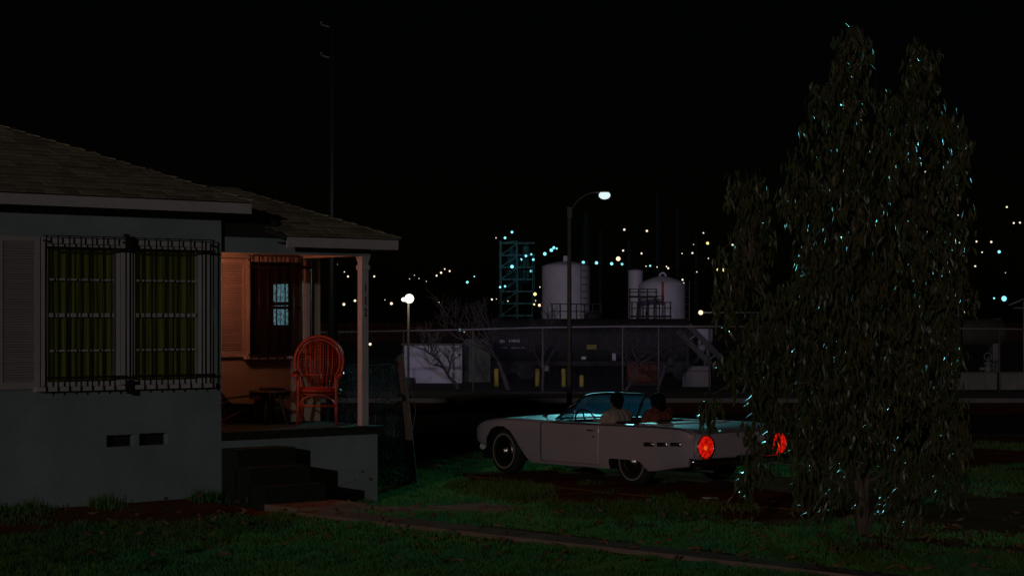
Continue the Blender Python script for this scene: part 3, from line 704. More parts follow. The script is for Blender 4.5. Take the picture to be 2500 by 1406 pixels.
for sg in (1, -1):
    side_panel(.60, 1.91, .075, .955, .0012, .004, sg, 26, 40).build('door_seam', carblack, car)
    dr = side_panel(.604, 1.906, .0775, .9525, .0022, .006, sg, 26, 40).build('door', carwhite, car)
    hy = sg * (side_y(.66, .7) + .008); MB().tube([(.68, hy, .74), (.71, hy + sg * .02, .745), (.82, hy + sg * .02, .745), (.85, hy, .74)], .009, 6).build('handle', chrome, dr)
    MB().tube([(.70, hy, .66), (.70, hy + sg * .012, .66)], .014, 8).build('lock', chrome, dr)
    side_panel(.47, 2.05, .19, .205, .006, .007, sg, 16, 1).build('side_moulding', carwhite, car)
    if sg > 0: side_panel(-1.2, 1.7, .955, .975, .004, .006, sg, 30, 2).build('belt_moulding', carblack, car)
    for x0 in (-.34, -.60, -.86):
        h_ = side_panel(x0 - .19, x0, .545, .635, .012, .014, sg, 3, 2).build('side_emblem', chrome, car)
        for k in range(4): side_panel(x0 - .03 - .043 * k - .012, x0 - .03 - .043 * k, .56, .615, .016, .006, sg, 1, 1).build('slot', carblack, h_)
    # round tail lamp in its nacelle
    ly, lz = sg * .70, .60
    M = Matrix.Translation((-1.20, ly, lz)) @ Matrix.Rotation(R(-90), 4, 'Y')
    MB().lathe([(.175, -.25), (.178, .05), (.172, .085), (.155, .09), (.150, .07)], 28, M, cap=False).build('lamp_nacelle', carwhite, car)
    tl = MB().lathe([(.15, .055), (.148, .085), (.12, .105), (.06, .118), (.002, .122)], 28, M).build('tail_lamp', tail, car)
    MB().lathe([(.155, .072), (.160, .092), (.148, .098), (.145, .08)], 28, M, cap=False).build('bezel', chrome, tl)
    M2 = Matrix.Translation((-1.318, ly + .035, lz - .01)) @ Matrix.Rotation(R(-90), 4, 'Y')
    MB().lathe([(.03, 0), (.026, .012), (.002, .014)], 10, M2).build('bulb', tailcore, tl)
    # head lamps, mirror
    for yy in (.66, .48): MB().ball((3.60, sg * yy, .63), .07, 14, 9, (.6, 1, 1)).build('head_lamp', chrome, car)
MB().box(-1.255, -1.235, -.52, .52, .47, .74).build('rear_panel', carwhite, car)
b = MB(); pts = []
for k in range(25): s_ = -1 + k / 12; pts.append((-1.30 + .10 * abs(s_) ** 5, .92 * s_, .40))
b.tube(pts, .055, 10); b.build('rear_bumper', chrome, car)
MB().box(-1.335, -1.325, -.16, .16, .33, .47).build('number_plate', darkin, car)
MB().tube([(3.66 - .22 * abs(-1 + k / 10) ** 4, .84 * (-1 + k / 10), .38) for k in range(21)], .05, 10).build('front_bumper', chrome, car)
MB().box(3.685, 3.715, -.5, .5, .50, .58).build('grille', carblack, car)
MB().box(3.30, 3.56, -.74, .74, .20, .40).build('front_valance', carblack, car)
MB().tube([(3.42, 0, .76), (3.50, 0, .80), (3.44, 0, .81)], .008, 6).build('bonnet_ornament', chrome, car)
def add_wheel(x, sg):
    wo = bpy.data.objects.new('wheel', None); C.objects.link(wo); wo.parent = car; wo.location = (x, sg * .78, .34); wo.rotation_euler = (R(-90) if sg > 0 else R(90), 0, 0)
    MB().lathe([(.19, -.09), (.27, -.105), (.325, -.085), (.342, -.04), (.342, .04), (.325, .085), (.27, .105), (.19, .09)], 36, cap=False).build('tyre', rubber, wo)
    MB().lathe([(.243, .1035), (.262, .1085), (.262, .1), (.243, .09)], 36, cap=False).build('whitewall', whitewall, wo)
    MB().lathe([(.20, .08), (.205, .095), (.17, .098), (.15, .085), (.08, .10), (.07, .135), (.04, .15), (.002, .152)], 32).build('hubcap', hubm, wo)
    MB().lathe([(.19, -.088), (.002, -.08)], 24).build('brake_drum', carblack, wo)
for x in (0, 2.87):
    for sg in (1, -1): add_wheel(x, sg)
MB().tube([(.0, -.7, .34), (.0, .7, .34)], .05, 8).build('rear_axle', carblack, car)
MB().box(.2, 3.2, -.5, .5, .19, .23).build('underbody', carblack, car)
MB().tube([(-1.1, .35, .24), (.8, .35, .22)], .03, 8).build('exhaust_pipe', carblack, car)
# windscreen
def wb(s): return Vector((2.04 - .30 * s * s, .80 * s, .855))
def wt(s): return Vector((1.55 - .20 * s * s, .60 * s, 1.215 - .03 * s * s))
N = 16; g = [];
for i in range(N + 1):
    s_ = -1 + 2 * i / N
    for j in range(7): q_ = wb(s_).lerp(wt(s_), j / 6); q_.x += .03 * math.sin(math.pi * j / 6); g.append(q_)
sc_ = MB().add(g, [(i * 7 + j, i * 7 + 7 + j, i * 7 + 8 + j, i * 7 + j + 1) for i in range(N) for j in range(6)], True).build('windscreen', wind_m, car)
MB().tube([wt(-1 + 2 * i / N) for i in range(N + 1)], .02, 8).build('header_rail', carblack, sc_)
for sg in (1, -1):
    MB().tube([wb(sg), wb(sg).lerp(wt(sg), .5) + Vector((.03, 0, 0)), wt(sg)], .017, 8).build('pillar', chrome, sc_)
    # quarter-light pane and frame at the front of each door
    MB().add([wb(sg) + Vector((-.02, 0, .01)), Vector((1.38, sg * .8, .86)), Vector((1.36, sg * .70, 1.14)), wt(sg) + Vector((.0, 0, -.06))], [(0, 1, 2, 3)]).build('quarter_light', wind_m, sc_)
    MB().tube([Vector((1.38, sg * .8, .85)), Vector((1.36, sg * .70, 1.15))], .009, 6).build('quarter_frame', chrome, sc_)
MB().tube([wb(-1 + 2 * i / N) for i in range(N + 1)], .014, 6).build('lower_rail', chrome, sc_)
mi = MB().tube([(1.80, .90, .84), (1.80, .945, .90)], .009, 6).build('door_mirror', chrome, car)
MB().ball((1.80, .955, .925), .055, 12, 8, (.35, 1, .75)).build('mirror_head', chrome, mi)
MB().tube([(1.52, 0, 1.19), (1.46, 0, 1.15)], .008, 6).build('rear_view_mirror', carblack, car)
MB().tube([(2.10, -.90, .83), (2.09, -.9, 1.0), (2.05, -.9, 1.45)], [.006, .004, .003], 6).build('aerial', chrome, car)
# cabin
MB().box(1.74, 1.92, -.78, .78, .6, .84).build('dashboard', vinyl, car)
def seat_mesh(y):
    s = bpy.data.objects.new('seat', None); C.objects.link(s); s.parent = car
    MB().add([(.80, y - .25, .42), (1.40, y - .25, .42), (1.40, y + .25, .42), (.80, y + .25, .42), (.80, y - .25, .52), (1.38, y - .25, .58), (1.38, y + .25, .58), (.80, y + .25, .52)], [(3, 2, 1, 0), (4, 5, 6, 7), (0, 1, 5, 4), (1, 2, 6, 5), (2, 3, 7, 6), (3, 0, 4, 7)]).build('squab', vinyl, s)
    m = MB(); pr = [(.80, .46), (.68, .76), (.64, .84), (.60, .865), (.56, .84), (.58, .74), (.66, .46)]
    m.prism(pr, lambda x, z: Vector((x, y - .23, z)), lambda x, z: Vector((x, y + .23, z))); m.build('backrest', vinyl, s)
for y in (.40, -.40): seat_mesh(y)
MB().box(-.02, .3, -.72, .72, .41, .74).build('rear_bench', vinyl, car)
MB().box(-.3, .02, -.72, .72, .848, .868).build('folded_top_cover', carwhite, car)
swc = Vector((1.53, .40, .82)); M = Matrix.Translation(swc) @ Matrix.Rotation(R(-62), 4, 'Y')
sw = MB().tube([M @ Vector((.19 * math.cos(6.283 * i / 28), .19 * math.sin(6.283 * i / 28), 0)) for i in range(28)], .012, 6, closed=True).build('steering_wheel', carblack, car)
MB().tube([M @ Vector((-.185, 0, 0)), M @ Vector((0, 0, -.02)), M @ Vector((.185, 0, 0))], .01, 6).build('spoke', chrome, sw)
MB().tube([swc, swc + Vector((.3, 0, -.14))], .025, 6).build('column', carblack, sw)

# ------------------------------------------------------------------ the two people in it
def person(y, label, hands, top_m, head_x, seed, hair_long, lean=0, dz=0):
    head_x += .18; hands = [(h[0] + .18, h[1], h[2]) for h in hands]
    def limb(m, pts, rad): m.tube(pts, rad, 10); [m.ball(p, r * .99, 10, 7) for p, r in zip(pts, rad)]
    V = lambda x, yy, z: Vector((x + lean * max(0, z - .5), y + yy, z))
    m = MB(); X = .84
    for dy in (-.075, 0, .075):
        limb(m, [V(X + .06, dy * 1.2, .58), V(X + .02, dy, .70), V(X - .02, dy * 1.15, .86), V(X, dy * .9, .96)], [.115, .10, .115, .075])
    for sg in (1, -1): limb(m, [V(X, sg * .1, .97), V(X, sg * .185, .935)], [.065, .07])
    limb(m, [V(X, 0, .98), V(X + .015, 0, 1.07)], [.058, .052])
    hc = V(head_x, 0, 1.135 + dz)
    m.ball(hc, .105, 16, 12, (.92, .74, 1.06)); m.ball(hc + Vector((.035, 0, -.06)), .07, 12, 8, (.9, .8, .85))   # skull and jaw
    m.ball(hc + Vector((.105, 0, -.02)), .017, 8, 6, (1.1, .8, 1.3))                                          # nose
    m.ball(hc + Vector((.092, 0, -.065)), .02, 8, 6, (.6, 1.2, .5))                                           # mouth
    for sg in (1, -1):
        m.ball(hc + Vector((-.0, sg * .078, -.015)), .026, 8, 6, (.8, .35, 1.2))                             # ears
        m.ball(hc + Vector((.085, sg * .033, .015)), .018, 8, 6, (.5, 1.1, .6))                               # brows over the eyes
        hx, hy, hz = hands[0 if sg > 0 else 1]; sh = V(X, sg * .19, .93); el = V(X + .14, sg * .27, .70); wr = Vector((hx, y + hy, hz))
        limb(m, [sh, el], [.055, .045]); limb(m, [el, el.lerp(wr, .88)], [.044, .03]); d = (wr - el).normalized(); sd = Vector((0, 0, 1)).cross(d).normalized() * sg; up = d.cross(sd)
        if up.z < 0: up = -up
        palm = wr; m.ball(palm, .04, 10, 7, (1, .85, .6))
        for k, fl in enumerate((.052, .064, .068, .06, .046)):
            if k == 0: a = palm + sd * -.03 - d * .01; limb(m, [a, a + (d * .6 - sd * .6).normalized() * .03, a + d * .03 - sd * .03 - up * .02], [.011, .010, .008])
            else:
                a = palm + d * .03 + sd * (.028 - .0185 * (k - 1)); limb(m, [a, a + d * fl * .5, a + d * fl * .75 - up * fl * .45], [.0095, .009, .007])
        limb(m, [V(X + .1, sg * .09, .60), V(X + .5, sg * .12, .665)], [.085, .06]); limb(m, [V(X + .5, sg * .12, .665), V(X + .92, sg * .11, .50)], [.055, .04]); limb(m, [V(X + .92, sg * .11, .50), V(X + 1.06, sg * .11, .55)], [.04, .03])
    o = m.build('person', skin); o.location = car.location; o.rotation_euler = car.rotation_euler
    def smoothed(o, vox, it):
        r_ = o.modifiers.new('r', 'REMESH'); r_.mode = 'VOXEL'; r_.voxel_size = vox; s_ = o.modifiers.new('s', 'SMOOTH'); s_.iterations = it; s_.factor = .5
        apply_mods(o); o.data.polygons.foreach_set('use_smooth', [True] * len(o.data.polygons)); return o
    smoothed(o, .009, 3); tag(o, label, 'person')
    t = MB()
    for dy in (-.08, 0, .08):
        limb(t, [V(X + .06, dy * 1.25, .57), V(X + .02, dy, .70), V(X - .02, dy * 1.15, .86), V(X, dy * .9, .955)], [.128, .112, .127, .085])
    for sg in (1, -1):
        limb(t, [V(X, sg * .1, .965), V(X, sg * .19, .93), V(X + .07, sg * .235, .81), V(X + .14, sg * .27, .70)], [.072, .082, .07, .062])
    tt = t.build('shirt', top_m, o); smoothed(tt, .013, 4)
    t = MB()
    for sg in (1, -1): limb(t, [V(X + .08, sg * .085, .60), V(X + .5, sg * .12, .668), V(X + .88, sg * .11, .52)], [.105, .075, .06])
    tt = t.build('trousers', trousers, o); smoothed(tt, .015, 3)
    t = MB(); t.ball(hc + Vector((-.022, 0, .022)), .118, 16, 12, (.92, .8, 1.02))
    if hair_long: t.ball(hc + Vector((-.06, 0, -.05)), .105, 14, 10, (.75, .95, 1.15)); t.ball(hc + Vector((-.03, 0, .04)), .125, 14, 10, (.95, .9, .95))
    else: t.ball(hc + Vector((-.05, 0, -.04)), .082, 12, 9, (.8, .85, 1.0))
    tt = t.build('hair', hairm, o); smoothed(tt, .012, 2)
    return o
person(.40, 'driver in a pale top, seen from behind at the wheel of the convertible', [(1.27, .17, .80), (1.27, -.15, .82)], shirt1, .69, 1, False)
person(-.40, 'passenger with dark hair in a dark red top beside the driver', [(1.08, .1, .76), (1.06, -.12, .76)], shirt2, .70, 2, True, dz=-.05)

# ------------------------------------------------------------------ the big drooping tree on the right
T0 = gp(2105, 1302); TD_ = T0.y
tree = thing('gum_tree', 'tall bushy gum tree with drooping narrow leaves in front of the car boot', 'tree', T0)
def TP(x, y, dy=0): v = P(x, y, TD_) - T0; v.y = dy; return v
lobes = [(2085, 115, 48, 62, 60), (2035, 230, 62, 80, 120), (2110, 270, 70, 90, 130), (2250, 165, 48, 72, 70), (2235, 290, 78, 110, 140), (2000, 370, 75, 95, 150), (2120, 410, 110, 110, 200),
         (2240, 440, 95, 110, 200), (2325, 360, 45, 90, 90), (1955, 470, 48, 66, 90), (2040, 540, 100, 110, 220), (2170, 580, 120, 120, 240), (2290, 560, 78, 130, 160), (2310, 720, 62, 120, 120),
         (1985, 680, 85, 120, 170), (2090, 720, 120, 120, 230), (2210, 740, 100, 120, 220), (1822, 470, 56, 78, 90), (1800, 590, 66, 110, 110), (1845, 560, 42, 90, 90), (1815, 730, 72, 110, 130),
         (1900, 800, 90, 100, 160), (2020, 860, 120, 100, 220), (2150, 880, 120, 110, 230), (2260, 880, 90, 120, 190), (1825, 880, 62, 90, 110), (1930, 960, 90, 80, 160), (2060, 1000, 110, 90, 210),
         (2190, 1020, 110, 100, 210), (2300, 1040, 66, 110, 120), (1855, 1035, 50, 46, 100), (1990, 1090, 90, 72, 160), (2120, 1120, 110, 80, 190), (2250, 1160, 90, 80, 150), (1850, 1150, 46, 66, 80), (1738, 985, 30, 28, 60), (2000, 1180, 60, 50, 90), (2200, 1220, 60, 50, 80)]
stems = [[TP(2105, 1330), TP(2102, 1240), TP(2090, 1100), TP(2098, 900), TP(2090, 650), TP(2075, 400), TP(2085, 160)],
         [TP(2108, 1290, .05), TP(2118, 1180, .06), TP(2150, 950, .12), TP(2200, 700, .1), TP(2225, 420, .05), TP(2250, 190, .05)],
         [TP(2096, 1180, -.02), TP(2020, 960, -.08), TP(1900, 800, -.1), TP(1830, 650, -.08), TP(1822, 460, -.05)]]
tk = MB(); tk.tube(stems[0], [.075, .06, .05, .042, .032, .02, .008], 9); tk.build('trunk', bark, tree)
for s_, r0 in ((stems[1], .045), (stems[2], .03)): MB().tube(s_, [r0 * (1 - .15 * i) for i in range(len(s_))], 8).build('stem', bark, tree)
r6 = random.Random(21); limbs = MB(); leafpts = []; near = []
allstem = [p for s_ in stems for a, c in zip(s_, s_[1:]) for p in (a, a.lerp(c, .5))]
leaf_b = MB()
def one_leaf(b, p, d, l, w, r, nrm=None):
    sd = (nrm.cross(d) if nrm else d.cross(Vector((r.uniform(-1, 1), r.uniform(-1, 1), .15)))).normalized(); nn = d.cross(sd)
    cv = sd * r.uniform(-.18, .18) * l + nn * r.uniform(-.1, .1) * l
    c1, c2 = p + d * l * .33 + cv * .35, p + d * l * .68 + cv * .8
    f = nn * w * (.06 if nrm else .38)
    b.add([p, c1 + sd * w * .5 + f, c1 - sd * w * .5 + f, c2 + sd * w * .36 + f, c2 - sd * w * .36 + f, p + d * l + cv * 1.3, c1, c2],
          [(0, 1, 6), (0, 6, 2), (1, 3, 7, 6), (6, 7, 4, 2), (3, 5, 7), (7, 5, 4)])
leaf_vars = []
for k in range(6):
    t_ = MB(); one_leaf(t_, Vector((0, 0, 0)), Vector((0, 0, -1)), .15, .036, random.Random(k)); leaf_vars.append(t_.mesh('leaf', leaf_m, False))
for (cx, cy, rx, ry, rd) in lobes:
    c0 = TP(cx, cy); anc = min(allstem, key=lambda q: (q - c0 - Vector((0, 0, -.25))).length)
    md_ = anc.lerp(c0, .55) + Vector((0, r6.uniform(-.08, .08), .12))
    limbs.tube([anc, md_, c0 + Vector((0, 0, .1))], [.016, .011, .005], 5)
    ncl = int(rx * ry / 160) + 6
    for _ in range(ncl):
        while True:
            a = Vector((r6.uniform(-1, 1), r6.uniform(-1, 1), r6.uniform(-1, 1)))
            if a.length < 1: break
        a = a * (a.length ** -.35 if a.length > .05 else 1)
        s_ = TD_ / F; tip = c0 + Vector((a.x * rx * s_, a.y * rd * s_, a.z * ry * s_))
        if noise.noise((tip + T0) * 2.3) < -.24: continue
        tw = [c0.lerp(tip, .35) + Vector((0, 0, .08)), tip + Vector((0, 0, .05)), tip + Vector((r6.uniform(-.03, .03), r6.uniform(-.03, .03), -.16))]
        if r6.random() < .5: limbs.tube(tw, [.004, .003, .0015], 3, cap=False)
        for _k in range(r6.randint(5, 9)):
            f = r6.random(); bp_ = tw[1].lerp(tw[2], f) + Vector((r6.gauss(0, .035), r6.gauss(0, .035), r6.gauss(0, .04)))
            az = r6.uniform(0, 6.283); dr_ = r6.uniform(.05, .55); d = Vector((math.cos(az) * dr_, math.sin(az) * dr_, -1)).normalized()
            near.append((bp_.y + r6.uniform(0, .25), bp_, d))
near.sort(key=lambda t: t[0])
crown = bpy.data.objects.new('crown', None); C.objects.link(crown); crown.parent = tree
for i, (_, bp_, d) in enumerate(near):
    if i < 290:
        inst('leaf', r6.choice(leaf_vars), crown, bp_, Vector((0, 0, -1)).rotation_difference(d).to_euler() if i % 3 else (d.x * .5, d.y * .5, r6.uniform(0, 6.28)), (1, 1, r6.uniform(.7, 1.2)))
    elif r6.random() < (.11 if bp_.x < -.1 and bp_.z > 1 else .05):                  # leaves turned on purpose edge-on between lamp and eye, to place glints
        l_ = (Vector((2.3, 49, 5.2)) - T0 - bp_).normalized(); v_ = (Vector((0, 0, CZ)) - T0 - bp_).normalized(); h_ = ((l_ + v_).normalized() + Vector((r6.gauss(0, .09), r6.gauss(0, .09), r6.gauss(0, .09)))).normalized()
        d = (d - h_ * d.dot(h_)).normalized(); one_leaf(leaf_b, bp_, d, .14 * r6.uniform(.6, 1.2), .048, r6, h_)
    else: one_leaf(leaf_b, bp_, d, .14 * r6.uniform(.55, 1.3), .040 * r6.uniform(.7, 1.25), r6)
leaf_b.build('foliage', leaf_m, crown, kind='stuff', fix=False)
limbs.build('twigs', bark, tree, kind='stuff')
for k in range(14):                        # bare shoots round the foot
    a = r6.uniform(-.35, .18); h = r6.uniform(.18, .42)
    MB().tube([(a * .25, -.03, -.04), (a * .7, -.05, h * .6), (a, -.05 + r6.uniform(-.08, .08), h)], [.009, .006, .002], 5).build('shoot', bark, tree)

# ------------------------------------------------------------------ lawn
def gz_v(X, Y):
    dx, dy = X - HX, Y - HY; u, v = dx * cA + dy * sA, dx * sA - dy * cA
    sst = lambda a, c, x: (lambda t: t * t * (3 - 2 * t))(np.clip((x - a) / (c - a), 0, 1))
    z = -.13 * sst(.3, 2.4, u) - .07 * sst(38, 52, Y)
    bank = .1 * np.exp(-(np.maximum(v, 0) / .45) ** 2) * sst(.1, -.3, u)
    return z + np.where((u < .1) & (v < 1.2), bank, 0), u, v
def strip_mask(fn, X, Y, n=30, grow=0):
    m = np.zeros(len(X), bool)
    for i in range(n):
        a, c = fn(i / n, .5), fn((i + 1) / n, .5); w = math.dist(fn(i / n, 0), fn(i / n, 1)) / 2 + grow
        dx, dy = c[0] - a[0], c[1] - a[1]; L2 = dx * dx + dy * dy; t = ((X - a[0]) * dx + (Y - a[1]) * dy) / L2
        m |= (t > -.05) & (t < 1.05) & (np.hypot(X - a[0] - t * dx, Y - a[1] - t * dy) < w)
    return m
def vnoise(X, Y, s, seed):
    r = np.random.RandomState(seed); G = r.rand(64, 64); x, y = X * s + 500, Y * s + 500; xi, yi = np.floor(x).astype(int), np.floor(y).astype(int); fx, fy = x - xi, y - yi
    fx, fy = fx * fx * (3 - 2 * fx), fy * fy * (3 - 2 * fy); g = lambda i, j: G[i % 64, j % 64]
    return (g(xi, yi) * (1 - fx) + g(xi + 1, yi) * fx) * (1 - fy) + (g(xi, yi + 1) * (1 - fx) + g(xi + 1, yi + 1) * fx) * fy
def blades(name, X, Y, H, Wd, lab, cat, lean=.5, seed=1, kind='stuff', mt=None, spread=None):
    r = np.random.RandomState(seed); n = len(X); Z = gz_v(X, Y)[0] - .005
    az = r.rand(n) * 6.283; la = r.rand(n) * 6.283; ln = lean * r.rand(n) * H
    sx, sy = np.cos(az) * Wd / 2, np.sin(az) * Wd / 2; tx, ty = np.cos(la) * ln, np.sin(la) * ln
    v = np.stack([np.stack([X - sx, Y - sy, Z], 1), np.stack([X + sx, Y + sy, Z], 1),
                  np.stack([X + sx * .7 + tx * .35, Y + sy * .7 + ty * .35, Z + H * .6], 1), np.stack([X - sx * .7 + tx * .35, Y - sy * .7 + ty * .35, Z + H * .6], 1),
                  np.stack([X + tx, Y + ty, Z + H * .96], 1)], 1).reshape(-1, 3)
    base = np.arange(n) * 5; q = np.stack([base, base + 1, base + 2, base + 3], 1); t = np.stack([base + 3, base + 2, base + 4], 1)
    me = bpy.data.meshes.new(name); me.vertices.add(n * 5); me.vertices.foreach_set('co', v.ravel().astype(np.float32))
    me.loops.add(n * 7); me.polygons.add(n * 2)
    me.loops.foreach_set('vertex_index', np.concatenate([q, t], 1).ravel().astype(np.int32))
    starts = (np.arange(n)[:, None] * 7 + np.array([0, 4])).ravel().astype(np.int32)
    me.polygons.foreach_set('loop_start', starts); me.update(calc_edges=True); me.validate()
    me.materials.append(mt or grass_m); o = bpy.data.objects.new(name, me); C.objects.link(o); tag(o, lab, cat, kind=kind); return o
Yg = 16.2 + (38 - 16.2) * nrs.rand(560000) ** 1.25; Xg = (nrs.rand(len(Yg)) * 1.08 - .54) * 2500 / F * Yg
zz_, ug, vg = gz_v(Xg, Yg)
house_m = ((ug < 2.4) & (vg < .02)) | ((ug > -.05) & (ug < 1.05) & (vg < 1.7) & (vg > -1))
nz1, nz2 = vnoise(Xg, Yg, .55, 3), vnoise(Xg, Yg, 1.9, 4)
cover = .62 * nz1 + .38 * nz2
wo_d = strip_mask(lambda a, c: walk_out(a, c), Xg, Yg, grow=.1); wo_b = strip_mask(walk_out, Xg, Yg, grow=.75); wa = strip_mask(walk_along, Xg, Yg, grow=.12)
dv = strip_mask(drive_pt, Xg, Yg, grow=-.1); dvb = strip_mask(drive_pt, Xg, Yg, grow=1.5)
_p, _q = walk_out(0, .5), walk_out(1, .5); left_of_walk = (_q[0] - _p[0]) * (Yg - _p[1]) - (_q[1] - _p[1]) * (Xg - _p[0]) < 0
thr = np.where(wo_b & ~left_of_walk, .58, .30); thr = np.where(dvb & (Xg > .6) & (Yg < 29), .60, thr); thr = np.where((Xg > 4.3) & (Yg > 22), .72, thr)
thr = np.where((ug < .3) & (vg < 2.0), .86 - .5 * np.clip((vg - .9) / 1.1, 0, 1), thr)
along = (Xg - RC.x) * cf.x + (Yg - RC.y) * cf.y
keep = (cover + .34 * (nrs.rand(len(Xg)) - .5) > thr) & ~house_m & ~wo_d & ~wa & ~(dv & (along < 2.2) & (cover < .62)) & ~(dv & (along < 6) & (along >= 2.2) & (cover < .42))
Xg, Yg = Xg[keep], Yg[keep]; cv_ = cover[keep]
clump = (.45 + 1.1 * vnoise(Xg, Yg, 5.5, 8)) * (.7 + .6 * vnoise(Xg, Yg, 1.6, 15))
blades('lawn_grass', Xg, Yg, (.024 + .05 * nrs.rand(len(Xg))) * clump, .007 + .006 * nrs.rand(len(Xg)), 'short patchy lawn grass in front of the house and car', 'grass', 1.1, 2)
# uncut tufts along the foot of the house wall
r8 = np.random.RandomState(4); uu = -4.3 * r8.rand(5200) ** .9 + .02; dens = vnoise(uu, uu * 0, 3.1, 12); kp = dens + .4 * r8.rand(len(uu)) > .66; uu = uu[kp]; vv = .03 + np.abs(r8.normal(0, .14, len(uu)))
Xw, Yw = HX + cA * uu + sA * vv, HY + sA * uu - cA * vv
hh = (.04 + .15 * r8.rand(len(uu)) ** 4) * (.6 + .7 * vnoise(uu, uu * 0 + 3, 7.5, 13))
blades('wall_grass', Xw, Yw, hh, .007 + .004 * r8.rand(len(uu)), 'uncut dark grass tufts along the foot of the house wall', 'grass', .55, 5)
# fallen leaves scattered over lawn and path
r9 = random.Random(77); fl = MB()
for _ in range(420):
    Y_ = r9.uniform(17.5, 25); X_ = r9.uniform(-.22, .26) * Y_
    if uv_of(X_, Y_)[1] < .1: continue
    d_ = Vector((r9.uniform(-1, 1), r9.uniform(-1, 1), r9.uniform(-.3, .3))).normalized(); one_leaf(fl, Vector((X_, Y_, gz(X_, Y_) + r9.uniform(.045, .07))), d_, r9.uniform(.07, .13), .035, r9)
tag(fl.build('fallen_leaves', mat('dead_leaf', (.16, .085, .045), .8, (.28, .17, .09), 4, spec=.1), kind='stuff', fix=False), 'dry brown fallen leaves scattered over the lawn and path', 'leaves')
# a scrap of litter on the bare soil behind the car
lq = gp(1735, 1221); lt = MB(); g = [(.11 * math.cos(6.283 * i / 9) * (.8 + .3 * rng.random()), .05 * math.sin(6.283 * i / 9), .012 + .02 * (i % 2)) for i in range(9)]
lt.prism(g, lambda x, y, z: Vector((x, y, z)), lambda x, y, z: Vector((x, y, z - .006))); lo_ = lt.build('litter', paper); lo_.location = (lq.x, lq.y, lq.z + .01)
tag(lo_, 'crumpled pale scrap of litter on the soil behind the car', 'litter')

# ------------------------------------------------------------------ across the road: fence, lamps, works
FD = 64.0
def base_at(x, D): X = PX(x, D); return Vector((X, D, gz(X, D)))
yf = thing('yard_fence', 'long chain-link fence with a top rail along the works yard', 'fence', base_at(1250, FD))
fo = yf.location
def FQ(x, y): return P(x, y, FD) - fo
rail = [FQ(x, y) for x, y in ((560, 816), (790, 811), (1130, 805), (1300, 800), (1500, 797), (1730, 797), (2000, 799), (2330, 802), (2560, 804))]
MB().tube(rail, .03, 6).build('top_rail', wallgrey, yf)
fence_posts = (640, 800, 985, 1155, 1325, 1520, 1608, 1732, 1905, 2080, 2260, 2440)
for x in fence_posts:
    k = next(i for i in range(len(rail) - 1) if rail[i].x <= PX(x, FD) - fo.x <= rail[i + 1].x); a, c = rail[k], rail[k + 1]; t = (PX(x, FD) - fo.x - a.x) / (c.x - a.x); tp_ = a.lerp(c, t)
    MB().tube([(tp_.x, 0, -.3), (tp_.x, 0, tp_.z + .05)], .03, 6).build('fence_post', polem, yf)
m_ = MB(); xa, xb, zt_ = rail[0].x, rail[-1].x, 2.0; sp = .14
k = xa - zt_
while k < xb:
    for sg in (1, -1):
        a0, a1 = (k, k + zt_) if sg > 0 else (k + zt_, k); m_.tube([(a0, .01 * sg, .05), (a1, .01 * sg, zt_)], .0016, 3, cap=False)
    k += sp
m_.build('wire_mesh', galv, yf, kind='stuff')

# street lamp with the curved arm
SD = 49.0; sb = base_at(1390, SD); lampz = PZ(474, SD) - sb.z
slm = thing('street_lamp', 'tall street lamp with a curved arm and bright bluish-white head', 'street lamp', sb)
pz_ = PZ(508, SD) - sb.z
MB().tube([(0, 0, -.3), (0, 0, 2), (0, 0, pz_)], [.07, .06, .048], 10).build('pole', polem, slm)
MB().box(-.055, .06, -.06, .06, pz_ - .25, pz_ + .02).build('pole_clamp', polem, slm)
armp = [(1395, 516), (1402, 500), (1415, 486), (1430, 476), (1445, 471), (1462, 469)]
MB().tube([P(x, y, SD) - sb for x, y in armp], .018, 8).build('arm', polem, slm)
hc = P(1476, 477, SD) - sb
MB().lathe([(.02, .06), (.08, .055), (.12, .03), (.125, .01)], 20, Matrix.Translation(hc + Vector((0, 0, .06))) @ Matrix.Diagonal((1.05, .8, 1, 1)), cap=False).build('lamp_hood', polem, slm)
MB().ball(hc + Vector((0, 0, -.0)), .145, 18, 12, (1, .8, .7)).build('lamp_bowl', mStreet, slm)
ld = bpy.data.lights.new('added_lamp_spot', 'SPOT'); ld.energy = 4300; ld.color = (.20, .80, .86); ld.shadow_soft_size = .12   # added spot, aimed and narrowed to light lawn, car and tree
ld.spot_size = R(31); ld.spot_blend = .75
lo = bpy.data.objects.new('added_lamp_spot', ld); C.objects.link(lo); lo.parent = slm; lo.location = hc + Vector((0, -.2, -.12))
lo.rotation_euler = (Vector((2.1, 23, 1.2)) - sb - lo.location).to_track_quat('-Z', 'Y').to_euler()
ld = bpy.data.lights.new('added_lamp_spot', 'SPOT'); ld.energy = 1500; ld.color = (.72, .62, 1); ld.shadow_soft_size = .12; ld.spot_size = R(44); ld.spot_blend = .6   # second added spot, tinted lavender to brighten tanks and shed
lo = bpy.data.objects.new('added_lamp_spot', ld); C.objects.link(lo); lo.parent = slm; lo.location = hc + Vector((0, .2, -.12))
lo.rotation_euler = (Vector((.6, 84, 2.0)) - sb - lo.location).to_track_quat('-Z', 'Y').to_euler()

